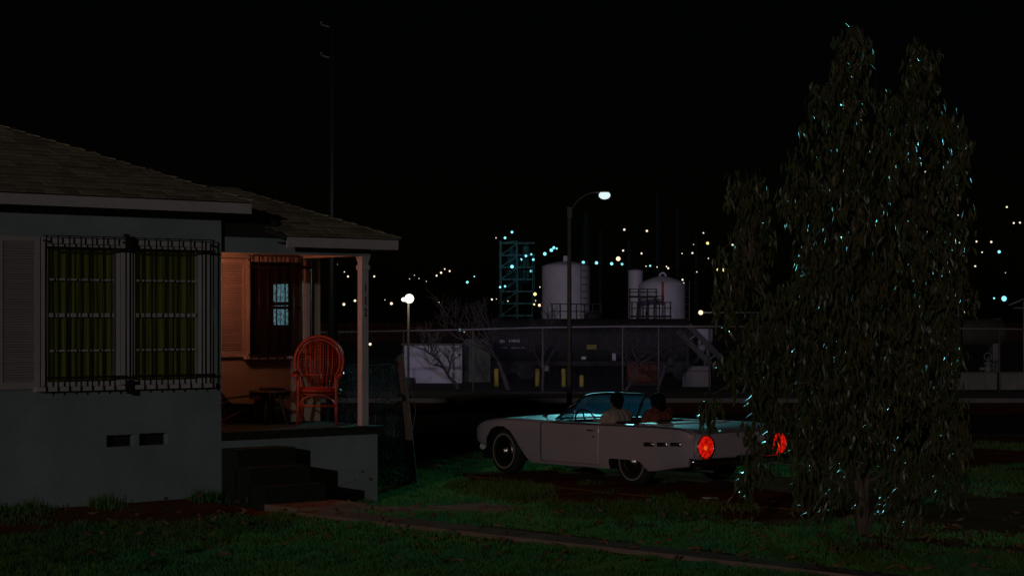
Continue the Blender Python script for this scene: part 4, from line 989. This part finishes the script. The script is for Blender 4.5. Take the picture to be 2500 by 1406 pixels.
# globe lamp on a short post, left of the white shed
gb = base_at(997, 68); gz_l = P(1000, 729, 68) - gb
gl_ = thing('post_lamp', 'short post lamp with a glaring warm globe left of the white shed', 'street lamp', gb)
MB().tube([(0, 0, -.3), (0, 0, gz_l.z - .12)], .04, 8).build('pole', polem, gl_)
MB().ball((0.03, 0, gz_l.z), .16, 16, 10).build('globe', mBright, gl_)
MB().ball((-.17, 0, gz_l.z - .03), .07, 12, 8).build('globe', mBright, gl_)
MB().tube([(0, 0, gz_l.z - .15), (-.17, 0, gz_l.z - .1)], .015, 6).build('arm', polem, gl_)
ld = bpy.data.lights.new('post_lamp_light', 'POINT'); ld.energy = 16; ld.color = (1, .8, .5); ld.shadow_soft_size = .16
lo = bpy.data.objects.new('post_lamp_light', ld); C.objects.link(lo); lo.parent = gl_; lo.location = (0, -.35, gz_l.z)

# white shed, dark green container
D = 74; q0, q1 = base_at(983, D), base_at(1128, D)
sh = thing('shed', 'low white-walled shed beyond the fence behind a bare tree', 'shed', q0); w_, h_ = q1.x - q0.x, PZ(843, D) - q0.z
MB().box(0, w_, 0, 3, -.3, h_).build('wall', wallwhite, sh); MB().box(-.05, w_ + .05, -.06, 3.1, h_ + .001, h_ + .06).build('roof', wallgrey, sh)
sk = MB(); sk.box(.05, .45, -.25, -.01, -.1, .22); sk.build('rubble_ledge', darksteel, sh)
q2 = base_at(1130, 75); gc = thing('container', 'dull green steel container standing right of the white shed', 'container', q2)
w_ = PX(1197, 75) - q2.x; h_ = PZ(828, 75) - q2.z
MB().box(0.03, w_, .02, 2.4, -.1, h_).build('body', greenbox, gc)
for k in range(7): MB().box(.03 + w_ * k / 7, .03 + w_ * k / 7 + .04, -.03, .02, -.05, h_ - .03).build('rib', greenbox, gc)

# tank wagon
D = 78; tb_ = base_at(1440, D); s_ = D / F
tw = thing('tank_wagon', 'long dark horizontal tank wagon on bogies behind the fence', 'tank wagon', tb_)
x0, x1 = (1198 - 1440) * s_, (1690 - 1440) * s_; zc_ = PZ(832, D) - tb_.z; r_ = 54 * s_
M = Matrix.Translation((0, 1.0, zc_)) @ Matrix.Rotation(R(90), 4, 'Y')
MB().lathe([(.02, x0 - .28), (r_ * .6, x0 - .2), (r_ * .93, x0 - .05), (r_, x0 + .12), (r_, x1 - .12), (r_ * .93, x1 + .05), (r_ * .6, x1 + .2), (.02, x1 + .28)], 28, M).build('barrel', darksteel, tw)
MB().lathe([(.35, 0), (.35, .22), (.25, .28), (.02, .3)], 16, Matrix.Translation((0.2, 1.0, zc_ + r_ - .03))).build('dome', darksteel, tw)
MB().box(x0 - .1, x1 + .1, .4, 1.6, zc_ - r_ - .12, zc_ - r_ + .06).build('underframe', darksteel, tw)
for bx in (x0 + .9, x1 - .9):
    bg_ = MB().box(bx - .8, bx + .8, .2, .3, .3, .52).build('bogie', darksteel, tw)
    for wx in (-.5, .5): MB().lathe([(.36, -.06), (.38, -.05), (.38, .05), (.34, .06)], 18, Matrix.Translation((bx + wx, .16, .36)) @ Matrix.Rotation(R(90), 4, 'X')).build('wheel', darksteel, bg_)
for px in (1270, 1360, 1475, 1575): MB().tube([Vector((px - 1440, 0, 0)) * s_ + Vector((0, 1 + (r_ + .015) * math.cos(a), zc_ + (r_ + .015) * math.sin(a))) for a in [6.283 * i / 20 for i in range(20)]], .02, 5, closed=True).build('band', darksteel, tw)
def on_barrel(px, py): X = (px - 1440) * s_; Z = PZ(py, D) - tb_.z; dz = (Z - zc_) / r_; return Vector((X, 1 - (r_ + .006) * math.sqrt(max(0, 1 - dz * dz)), Z))
st_ = MB()                                  # worn white stencilling, too small to read
r3 = random.Random(3)
for (a, c, y, h, st2) in ((1221, 1230, 833, 9, 4), (1243, 1268, 832, 8, 4), (1223, 1236, 849, 3, 3), (1249, 1281, 849, 3, 3)):
    x = a
    while x < c:
        p_ = on_barrel(x, y); w_ = r3.uniform(.4, .75) * st2 * s_; hh_ = h * s_ * r3.uniform(.5, 1); st_.box(p_.x, p_.x + w_, p_.y - .006, p_.y, p_.z - hh_ / 2, p_.z + hh_ / 2); x += st2
st_.build('stencil_marks', wallwhite, tw, kind='stuff')
p_ = on_barrel(1445, 847); MB().box(p_.x - .19, p_.x + .19, p_.y - .03, p_.y + .12, p_.z - .09, p_.z + .09).build('hazard_plate', yellow, tw)
p_ = on_barrel(1426, 874); MB().box(p_.x - .09, p_.x + .09, p_.y - .05, p_.y + .2, p_.z - .06, p_.z + .06).build('data_plate', tankm, tw)
p_ = on_barrel(1500, 868); MB().box(p_.x - .07, p_.x + .07, p_.y - .06, p_.y + .3, p_.z - .2, p_.z + .2).build('valve_box', tankm, tw)

# yellow bollards
for x, lab in ((1212, 'leftmost of the yellow bollards under the tank wagon, near the container'), (1312, 'middle yellow bollard under the tank wagon'), (1376, 'yellow bollard left of the street lamp pole'), (1420, 'short yellow bollard just right of the street lamp pole')):
    q = base_at(x, 69); bo = thing('bollard', lab, 'bollard', q, group='yellow bollards in the works yard')
    hh_ = PZ(899 if x < 1400 else 915, 69) - q.z
    MB().lathe([(.085, -.2), (.085, hh_ - .04), (.06, hh_ - .01), (.01, hh_)], 12).build('tube', yellow, bo)
    MB().lathe([(.12, 0), (.12, .05)], 12, Matrix.Translation((0, 0, .012))).build('collar', darksteel, bo)

# upright storage tanks
def v_tank(name, label, x0, x1, ytop, D, dome, extras=None):
    xm = (x0 + x1) / 2; q = base_at(xm, D); r = (x1 - x0) / 2 * D / F; h = PZ(ytop, D) - q.z
    t = thing(name, label, 'tank', q)
    sh_ = MB().lathe([(r, -.2), (r, h)], 40, cap=False).build('shell', tankm, t)
    rf = MB().lathe([(r + .02, h - .02), (r + .02, h + .02), (r * .8, h + dome * .45), (r * .45, h + dome * .8), (r * .12, h + dome), (.01, h + dome)], 40).build('roof', tankm, t)
    for f in (.25, .5, .75): MB().lathe([(r + .006, h * f - .015), (r + .012, h * f), (r + .006, h * f + .015)], 40, cap=False).build('weld_seam', tankm, t)
    return t, r, h
tA, rA, hA = v_tank('storage_tank', 'tall pale round tank just left of the street lamp pole', 1323, 1441, 652, 92, .28)
MB().box(-.13, .13, -.13, .13, hA + .24, hA + .52).build('vent_box', tankm, tA)
tB, rB, hB = v_tank('storage_tank', 'pale domed tank with an arched vent pipe, right of the street lamp', 1560, 1674, 697, 88, .42)
M = Matrix.Translation((0, 0, hB + .40)); pts = [Vector((.14 * math.cos(R(180 - 15 * i)) + .02, 0, hB + .40 + .16 * math.sin(R(180 - 15 * i)))) for i in range(13)]
MB().tube(pts, .05, 8).build('vent_pipe', tankm, tB)
MB().box(-.22, -.12, -.43 - .02, -.36, hB - .9, hB + .16, Matrix.Translation((.1, -rB + .38, 0))).build('painted_stripe', redpaint, tB)
tC, rC_, hC = v_tank('storage_tank', 'small narrow pale tank behind the domed tank', 1534, 1570, 662, 96, .1)
# ladders and guard rails on the tanks
def ladder(t, x, y, z0, z1):
    l = bpy.data.objects.new('ladder', None); C.objects.link(l); l.parent = t
    for sx in (-.16, .16): MB().tube([(x + sx, y, z0), (x + sx, y, z1)], .02, 5).build('rail', galv, l)
    n = int((z1 - z0) / .32)
    for k in range(n): MB().tube([(x - .16, y, z0 + .2 + .32 * k), (x + .16, y, z0 + .2 + .32 * k)], .013, 4).build('rung', galv, l)
ladder(tA, rA * .72, -rA * .85, 0, hA + .3); ladder(tB, rB * .99, -.15, 0, hB + .2)
# dark timber-like staging with rails in front of the tanks
def staging(label, x0, x1, ydeck, yrail, D, posts, group='dark steel platforms in front of the tanks'):
    q = base_at((x0 + x1) / 2, D); s = D / F; g = thing('platform', label, 'platform', q, group=group); w = (x1 - x0) / 2 * s; zd, zr = PZ(ydeck, D) - q.z, PZ(yrail, D) - q.z
    MB().box(-w, w, 0, .8, zd - .08, zd).build('deck', darksteel, g)
    for k in range(posts):
        x = -w + .05 + (2 * w - .1) * k / (posts - 1); MB().beam((x, .04, -.05), (x, .04, zr), .05).build('post', darksteel, g)
    for z in (zr, (zr * .55 + zd * .45)): MB().beam((-w, .0, z), (w, .0, z), .04).build('guard_rail', darksteel, g)
    for k in range(posts - 1):
        xa_ = -w + .05 + (2 * w - .1) * k / (posts - 1); xb_ = -w + .05 + (2 * w - .1) * (k + 1) / (posts - 1)
        if k % 2 == 0: MB().beam((xa_, .07, .1), (xb_, .07, zd - .1), .035).build('brace', darksteel, g)
    return g
staging('dark steel platform with rails in front of the tall tank', 1345, 1470, 782, 742, 84, 7)
staging('dark stepped platform with rails in front of the domed tank', 1540, 1640, 770, 738, 82, 8)
staging('high dark platform beside the top of the domed tank', 1535, 1605, 722, 706, 85, 4)
# hopper with a sloping twin conveyor in front of it
D = 80; q = base_at(1690, D); s_ = D / F
hp = thing('hopper', 'pale conical hopper on legs behind the sloping conveyor', 'hopper', q)
zt2, zb2 = PZ(805, D) - q.z, PZ(886, D) - q.z
MB().lathe([(.02, zb2), (.18, zb2), (.86, zb2 + .9), (.86, zt2), (.8, zt2 + .05)], 24).build('cone', tankm, hp)
for k in range(4): a = R(45 + 90 * k); MB().tube([(.8 * math.cos(a), .8 * math.sin(a), -.1), (.8 * math.cos(a), .8 * math.sin(a), zt2 - .2)], .05, 6).build('leg', galv, hp)
D = 77; q = base_at(1735, D); s_ = D / F
cv2 = thing('conveyor', 'dark twin-railed conveyor sloping down to the right before the hopper', 'conveyor', q)
for dx, dy in ((0, 0), (26, -14)):
    a = P(1655 + dx, 800 + dy + 8, D) - q; c = P(1738 + dx, 892 + dy, D) - q; a.y = c.y = 0; MB().beam(a, c, .1, .22).build('belt_rail', carblack, cv2)
for f in (.2, .5, .8):
    a = P(1664, 815, D) - q; c = P(1745, 895, D) - q; m1 = a.lerp(c, f); m1.y = 0; MB().beam(m1 + Vector((0, .05, 0)), m1 + Vector((.28, .05, .2)), .05).build('cross_roller', galv, cv2)
MB().beam((-.9, .1, -.1), (-.9, .1, PZ(842, D) - q.z), .08).build('support_leg', darksteel, cv2); MB().beam((.1, .1, -.1), (.1, .1, PZ(905, D) - q.z), .08).build('support_leg', darksteel, cv2)
# low stacked kerb blocks and a rusty drum
D = 70; q = base_at(1705, D)
for (xx0, xx1, yy0, yy1, lab) in ((1672, 1735, 893, 905, 'upper long concrete block of the stack below the conveyor'), (1668, 1735, 905.5, 922, 'lower long concrete block of the stack below the conveyor')):
    qb = base_at((xx0 + xx1) / 2, D); z1, z0 = PZ(yy0, D), PZ(yy1, D) if yy1 < 910 else qb.z; w_ = (xx1 - xx0) / 2 * D / F
    o = thing('concrete_block', lab, 'block', (qb.x, D, z0)); m_ = MB(); m_.box(-w_, w_, 0, .6, 0, z1 - z0 - .01); m_.build('block', wallgrey, o)
    for sx in (-.5, .5): MB().box(sx * w_ - .05, sx * w_ + .05, .25, .35, z1 - z0 - .01, z1 - z0 + .0).build('lifting_eye', darksteel, o)
qd = base_at(1568, 72); dm = thing('drum', 'rusty red steel drum lying under the right end of the tank wagon', 'drum', qd)
M = Matrix.Translation((0, 0, .42)) @ Matrix.Rotation(R(90), 4, 'Y')
MB().lathe([(.38, -.55), (.4, -.53), (.39, -.2), (.41, -.18), (.39, -.16), (.39, .16), (.41, .18), (.39, .2), (.4, .53), (.38, .55)], 20, M).build('shell', orangesteel, dm)
MB().box(-.5, .5, -.3, .3, 0, .06).build('chock', darksteel, dm)
# right: horizontal vessel, valve stand, low wall, pipe frame
D = 72; q = base_at(2390, D); s_ = D / F
hv = thing('pressure_vessel', 'dull horizontal pressure vessel right of the gum tree', 'tank', q); zc_ = PZ(812, D) - q.z; r_ = 34 * s_; x0, x1 = (2200 - 2390) * s_, (2462 - 2390) * s_
M = Matrix.Translation((0, 1, zc_)) @ Matrix.Rotation(R(90), 4, 'Y')
vm = mat('vessel_paint', (.05, .043, .036), .4, (.08, .068, .056), 2)
MB().lathe([(.02, x0 - .2), (r_ * .7, x0 - .1), (r_, x0 + .05), (r_, x1 - .05), (r_ * .7, x1 + .12), (.02, x1 + .2)], 26, M).build('shell', vm, hv)
for sx in (x0 + .4, x1 - .3): MB().box(sx - .1, sx + .1, .7, 1.3, -.1, zc_ - r_ + .1).build('saddle', wallgrey, hv)
q = base_at(2412, 68); s_ = 68 / F
vs_ = thing('valve_stand', 'pale pipe valve with a handwheel standing by the pressure vessel', 'valve', q)
MB().lathe([(.09, -.1), (.09, .5), (.15, .52), (.15, .58), (.1, .6), (.14, .72), (.1, .84), (.15, .86), (.15, .92), (.05, .93), (.04, 1.1)], 14).build('valve_body', galv, vs_)
MB().tube([Vector((.13 * math.cos(6.283 * i / 16), .02, 1.12 + .13 * math.sin(6.283 * i / 16))) for i in range(16)], .02, 6, closed=True).build('handwheel', galv, vs_)
MB().tube([(-.3, 0, .7), (.0, 0, .7)], .06, 8).build('side_pipe', galv, vs_)
q = base_at(2420, 67); lw = thing('low_wall', 'long low block wall along the road right of the gum tree', 'wall', q)
xL, xR = PX(2290, 67) - q.x, PX(2600, 67) - q.x; zt2 = PZ(908, 67) - q.z; n_ = 8
for k in range(n_): MB().box(xL + (xR - xL) * k / n_ + .006, xL + (xR - xL) * (k + 1) / n_ - .006, 0, .25, -.1, zt2 - .06 + .01 * (k % 2)).build('block', wallgrey, lw)
MB().box(xL - .03, xR + .03, -.04, .29, zt2 - .048, zt2).build('coping', concrete, lw)
q = base_at(2322, 73); s_ = 73 / F; pf = thing('pipe_gantry', 'grey rectangular pipe gantry standing left of the violet lamp', 'gantry', q); zt2 = PZ(722, 73) - q.z
for sx in (-.27, .27): MB().tube([(sx, 0, -.1), (sx, 0, zt2)], .03, 6).build('upright', galv, pf)
MB().tube([(-.27, 0, zt2), (.27, 0, zt2)], .03, 6).build('crossbar', galv, pf); MB().tube([(-.27, 0, PZ(770, 73) - q.z), (.27, 0, PZ(770, 73) - q.z)], .03, 6).build('crossbar', galv, pf)
q = base_at(2490, 74); pb = thing('pipe_bridge', 'slanting grey pipe run at the right edge above the vessel', 'pipe', q)
MB().tube([P(2462, 745, 74) - q, P(2480, 738, 74) - q, P(2540, 712, 74) - q], .035, 6).build('slanting_pipe', galv, pb); MB().tube([P(2474, 752, 74) - q, P(2560, 752, 74) - q], .03, 6).build('level_pipe', galv, pb)
for px in (2500, 2548): MB().tube([Vector((PX(px, 74) - q.x, 0, -.1)), Vector((PX(px, 74) - q.x, 0, PZ(735, 74) - q.z))], .04, 6).build('support', galv, pb)

# refinery columns and the teal-lit tower far behind
for i, (x, yt, wpx, D, lab) in enumerate(((1431, 520, 16, 190, 'thick dark column just right of the street lamp pole'), (1466, 560, 9, 185, 'thin dark column with a blue-lit head'), (1536, 590, 12, 180, 'short column above the small tank'),
        (1606, 470, 10, 200, 'tall thin column left of the domed tank'), (1655, 500, 10, 205, 'tall thin column above the domed tank'), (1700, 570, 9, 190, 'thin column left of the gum tree'))):
    q = base_at(x, D); r = wpx / 2 * D / F; h = PZ(yt, D) - q.z
    t = thing('refinery_column', lab, 'column', q, group='refinery columns beyond the tanks')
    MB().lathe([(r * 1.2, -.2), (r, h * .15), (r, h * .93), (r * .5, h), (.02, h + .1)], 14).build('shell', colm, t)
    for f in (.55, .75, .9): MB().lathe([(r, h * f), (r * 1.7, h * f), (r * 1.7, h * f + .12), (r, h * f + .12)], 12, cap=False).build('gallery', darksteel, t)
D = 130; q = base_at(1262, D); s_ = D / F
pt = thing('process_tower', 'teal-lit open steel process tower left of the tall tank', 'tower', q); h = PZ(588, D) - q.z; w_ = 40 * s_
for sx in (-1, 0, 1):
    for y in (0, 2): MB().beam((sx * w_, y, -.1), (sx * w_, y, h * (1 if sx < 1 else .86)), .14).build('stanchion', teal, pt)
for k in range(7):
    z = h * (.35 + .105 * k); MB().beam((-w_ - .1, 0, z), (w_ + .1, 0, z), .12).build('girder', teal, pt)
    MB().beam((-w_, -.02, z), (0, -.02, min(h, z + h * .1)), .07).build('brace', teal, pt)
for (x, y0, y1, r) in ((1248, 612, 700, .32), (1285, 600, 690, .24), (1268, 640, 715, .2)):
    MB().lathe([(r, PZ(y1, D) - q.z), (r, PZ(y0, D) - q.z), (r * .4, PZ(y0, D) - q.z + .25)], 14, Matrix.Translation(((x - 1262) * s_, 1.0, 0))).build('vessel', teal, pt)
ld = bpy.data.lights.new('tower_light', 'POINT'); ld.energy = 22; ld.color = (.1, .75, .9); ld.shadow_soft_size = .1
lo = bpy.data.objects.new('tower_light', ld); C.objects.link(lo); lo.parent = pt; lo.location = (-.3, -2.5, PZ(645, D) - q.z)

# every lit lamp of the works: a mast with a bulb, one thing each
clusters = {
 'beyond the porch post': (118, [(823, 646, 5, 'w'), (841, 664, 4, 'w'), (850, 675, 6, 'w'), (914, 675, 6, 'w'), (840, 743, 9, 'w'), (867, 734, 8, 'w'), (898, 743, 5, 'w'), (940, 732, 3, 'w'), (956, 741, 9, 'w'), (904, 840, 9, 'w')]),
 'above the post lamp': (125, [(1000, 681, 3, 'w'), (1012, 672, 3, 'w'), (1023, 680, 3, 'w'), (1041, 687, 3, 'w'), (1072, 738, 3, 'w'), (1066, 673, 6, 'w'), (1077, 666, 7, 'w'), (1086, 657, 5, 'w'), (1098, 662, 6, 'w')]),
 'among the bare branches': (115, [(1141, 689, 8, 'c'), (1158, 675, 5, 'c'), (1123, 805, 8, 'c'), (1134, 810, 4, 'w'), (1221, 701, 7, 'c'), (1233, 699, 7, 'c'), (1201, 731, 6, 'w'), (1212, 730, 3, 'w'), (1240, 735, 4, 'w')]),
 'on the teal-lit tower': (127, [(1211, 581, 4, 'w'), (1233, 581, 8, 'c'), (1250, 567, 8, 'c'), (1250, 651, 11, 'c'), (1272, 634, 8, 'c'), (1284, 625, 8, 'c'), (1297, 621, 6, 'c'), (1302, 634, 8, 'c'), (1297, 662, 9, 'c')]),
 'left of the tall tank': (120, [(1330, 620, 11, 'c'), (1346, 611, 11, 'c'), (1352, 605, 9, 'c'), (1359, 607, 6, 'c'), (1306, 718, 11, 'y'), (1307, 734, 5, 'w'), (1304, 743, 6, 'y'), (1317, 745, 9, 'o'), (1318, 701, 4, 'w')]),
 'in the row between the two tanks': (125, [(1424, 641, 10, 'c'), (1456, 642, 10, 'c'), (1493, 644, 10, 'c'), (1519, 645, 9, 'c'), (1509, 632, 14, 'o'), (1521, 612, 6, 'w'), (1524, 561, 7, 'w')]),
 'above the domed tank': (135, [(1579, 564, 7, 'w'), (1566, 619, 6, 'w'), (1577, 650, 4, 'w'), (1587, 649, 6, 'c'), (1604, 652, 4, 'w'), (1627, 651, 5, 'w'), (1631, 655, 6, 'w'), (1665, 619, 4, 'w'), (1666, 683, 6, 'w'), (1669, 691, 4, 'w')]),
 'just left of the gum tree': (130, [(1727, 594, 9, 'y'), (1717, 569, 5, 'w'), (1693, 597, 3, 'w'), (1690, 618, 6, 'w'), (1729, 631, 4, 'w'), (1756, 629, 4, 'w'), (1752, 659, 9, 'y'), (1766, 659, 10, 'y'), (1764, 650, 5, 'w'), (1788, 598, 6, 'w'), (1701, 664, 4, 'w')]),
 'seen through the gum tree': (128, [(2258, 420, 5, 'w'), (2262, 510, 6, 'w'), (2264, 566, 4, 'w'), (2235, 598, 4, 'w'), (2271, 603, 3, 'w'), (2335, 503, 5, 'w'), (2338, 526, 5, 'w'), (2340, 593, 7, 'w'), (2329, 616, 6, 'w')]),
 'right of the gum tree': (122, [(2383, 590, 6, 'w'), (2419, 591, 7, 'w'), (2397, 616, 5, 'w'), (2380, 650, 6, 'w'), (2457, 506, 6, 'w'), (2474, 545, 6, 'w'), (2489, 544, 6, 'w'), (2438, 615, 10, 'c'), (2454, 666, 3, 'w'), (2426, 728, 6, 'c')]),
}
LM = {'w': mWarm, 'c': mCyan, 'y': mYel, 'o': mOra, 'v': mViolet}; LN = {'w': 'warm white', 'c': 'bluish white', 'y': 'yellow', 'o': 'orange-white', 'v': 'violet-white'}
ordn = ['first', 'second', 'third', 'fourth', 'fifth', 'sixth', 'seventh', 'eighth', 'ninth', 'tenth', 'eleventh']
bulb_me = {k: MB().ball((0, 0, 0), 1.0, 10, 7).mesh('bulb', m) for k, m in LM.items()}
mast_me = MB().tube([(0, 0, 0), (0, 0, 1)], .03, 5).mesh('mast', mastm); brk_me = MB().box(-.05, .05, -.05, .14, -.03, .03).mesh('bracket', mastm)
def works_lamp(x, y, dpx, col, D, label, group):
    q = base_at(x, D); z = PZ(y, D) - q.z; r = dpx * .5 * D / F * (.74 if dpx > 5 else .66)
    t = thing('works_lamp', label, 'lamp', q, group=group)
    inst('mast', mast_me, t, (0, .1, -.1), (0, 0, 0), (1, 1, z + .1)); inst('bracket', brk_me, t, (0, .05, z)); inst('bulb', bulb_me[col], t, (0, -.05 - r, z), (0, 0, 0), (r, r, r))
for cn, (D, lst) in clusters.items():
    for i, (x, y, dpx, col) in enumerate(sorted(lst)):
        works_lamp(x, y, dpx, col, D + (i * 7) % 5 * 1.5, f'{"tiny" if dpx < 6 else "bright"} {LN[col]} lamp, {ordn[i]} from the left {cn}', 'lamps of the works')
works_lamp(1710, 763, 15, 'o', 82, 'large glaring orange-white lamp right of the domed tank', 'lamps of the works')
works_lamp(2449, 729, 17, 'c', 76, 'largest bluish lamp at the right edge above the vessel', 'lamps of the works')
works_lamp(2349, 763, 12, 'v', 70, 'violet-white lamp low at the right side of the gum tree', 'lamps of the works')
q = base_at(1745, 82); og = thing('pipe_run', 'thin level pipe running right from the orange-white lamp', 'pipe', q)
MB().tube([P(1718, 763, 82) - q, P(1860, 763, 82) - q], .035, 6).build('pipe', galv, og)
for px in (1748, 1850): MB().tube([Vector((PX(px, 82) - q.x, 0, -.1)), Vector((PX(px, 82) - q.x, 0, PZ(763, 82) - q.z))], .03, 6).build('support', galv, og)

# bare trees along the fence
def bare_tree(x, D, h, label, seed, spread=1.0, lean=0, r0=.09):
    q = base_at(x, D); t = thing('bare_tree', label, 'tree', q, group='bare trees along the yard fence'); r = random.Random(seed)
    tr = MB(); br = MB()
    def grow(p, d, l, rad, lev):
        pts = [p]; dd = d.copy(); n = 4
        for k in range(n):
            dd = (dd + Vector((r.gauss(0, .2), r.gauss(0, .2), r.gauss(.05, .12)))).normalized(); pts.append(pts[-1] + dd * l / n)
        (tr if lev == 0 else br).tube(pts, [rad * (1 - .14 * k) for k in range(n + 1)], 6 if lev < 2 else 4, cap=False)
        if lev >= 4: return
        for k in range(r.choice((3, 4, 4)) if lev else 5):
            f = r.uniform(.45, 1) if lev else r.uniform(.55, 1); i = min(n - 1, int(f * n)); bp_ = pts[i].lerp(pts[i + 1], f * n - i)
            nd = (dd + Vector((r.uniform(-1, 1) * spread, r.uniform(-.8, .8), r.uniform(-.25, .7))) * .95).normalized(); grow(bp_, nd, l * r.uniform(.5, .78), rad * .52, lev + 1)
    grow(Vector((0, 0, -.15)), Vector((lean, 0, 1)).normalized(), h * .42, r0, 0)
    tr.build('trunk', barebark, t); br.build('branches', barebark, t, kind='stuff'); return t
bare_tree(1120, 68, 3.4, 'bare tree with crooked limbs in front of the white shed', 5, 1.4, -.08, .08)
bare_tree(1243, 67, 4.6, 'large bare tree under the teal-lit tower', 12, 1.3, 0, .1)
bare_tree(1325, 66, 3.6, 'bare tree with fine twigs before the tall tank', 18, 1.2, -.15, .06)
bare_tree(1520, 66, 3.3, 'bare tree with an arching trunk right of the street lamp', 23, 1.2, .25, .07)
bare_tree(1604, 67, 3.2, 'bare tree between the street lamp and the conveyor', 31, 1.2, .1, .07)
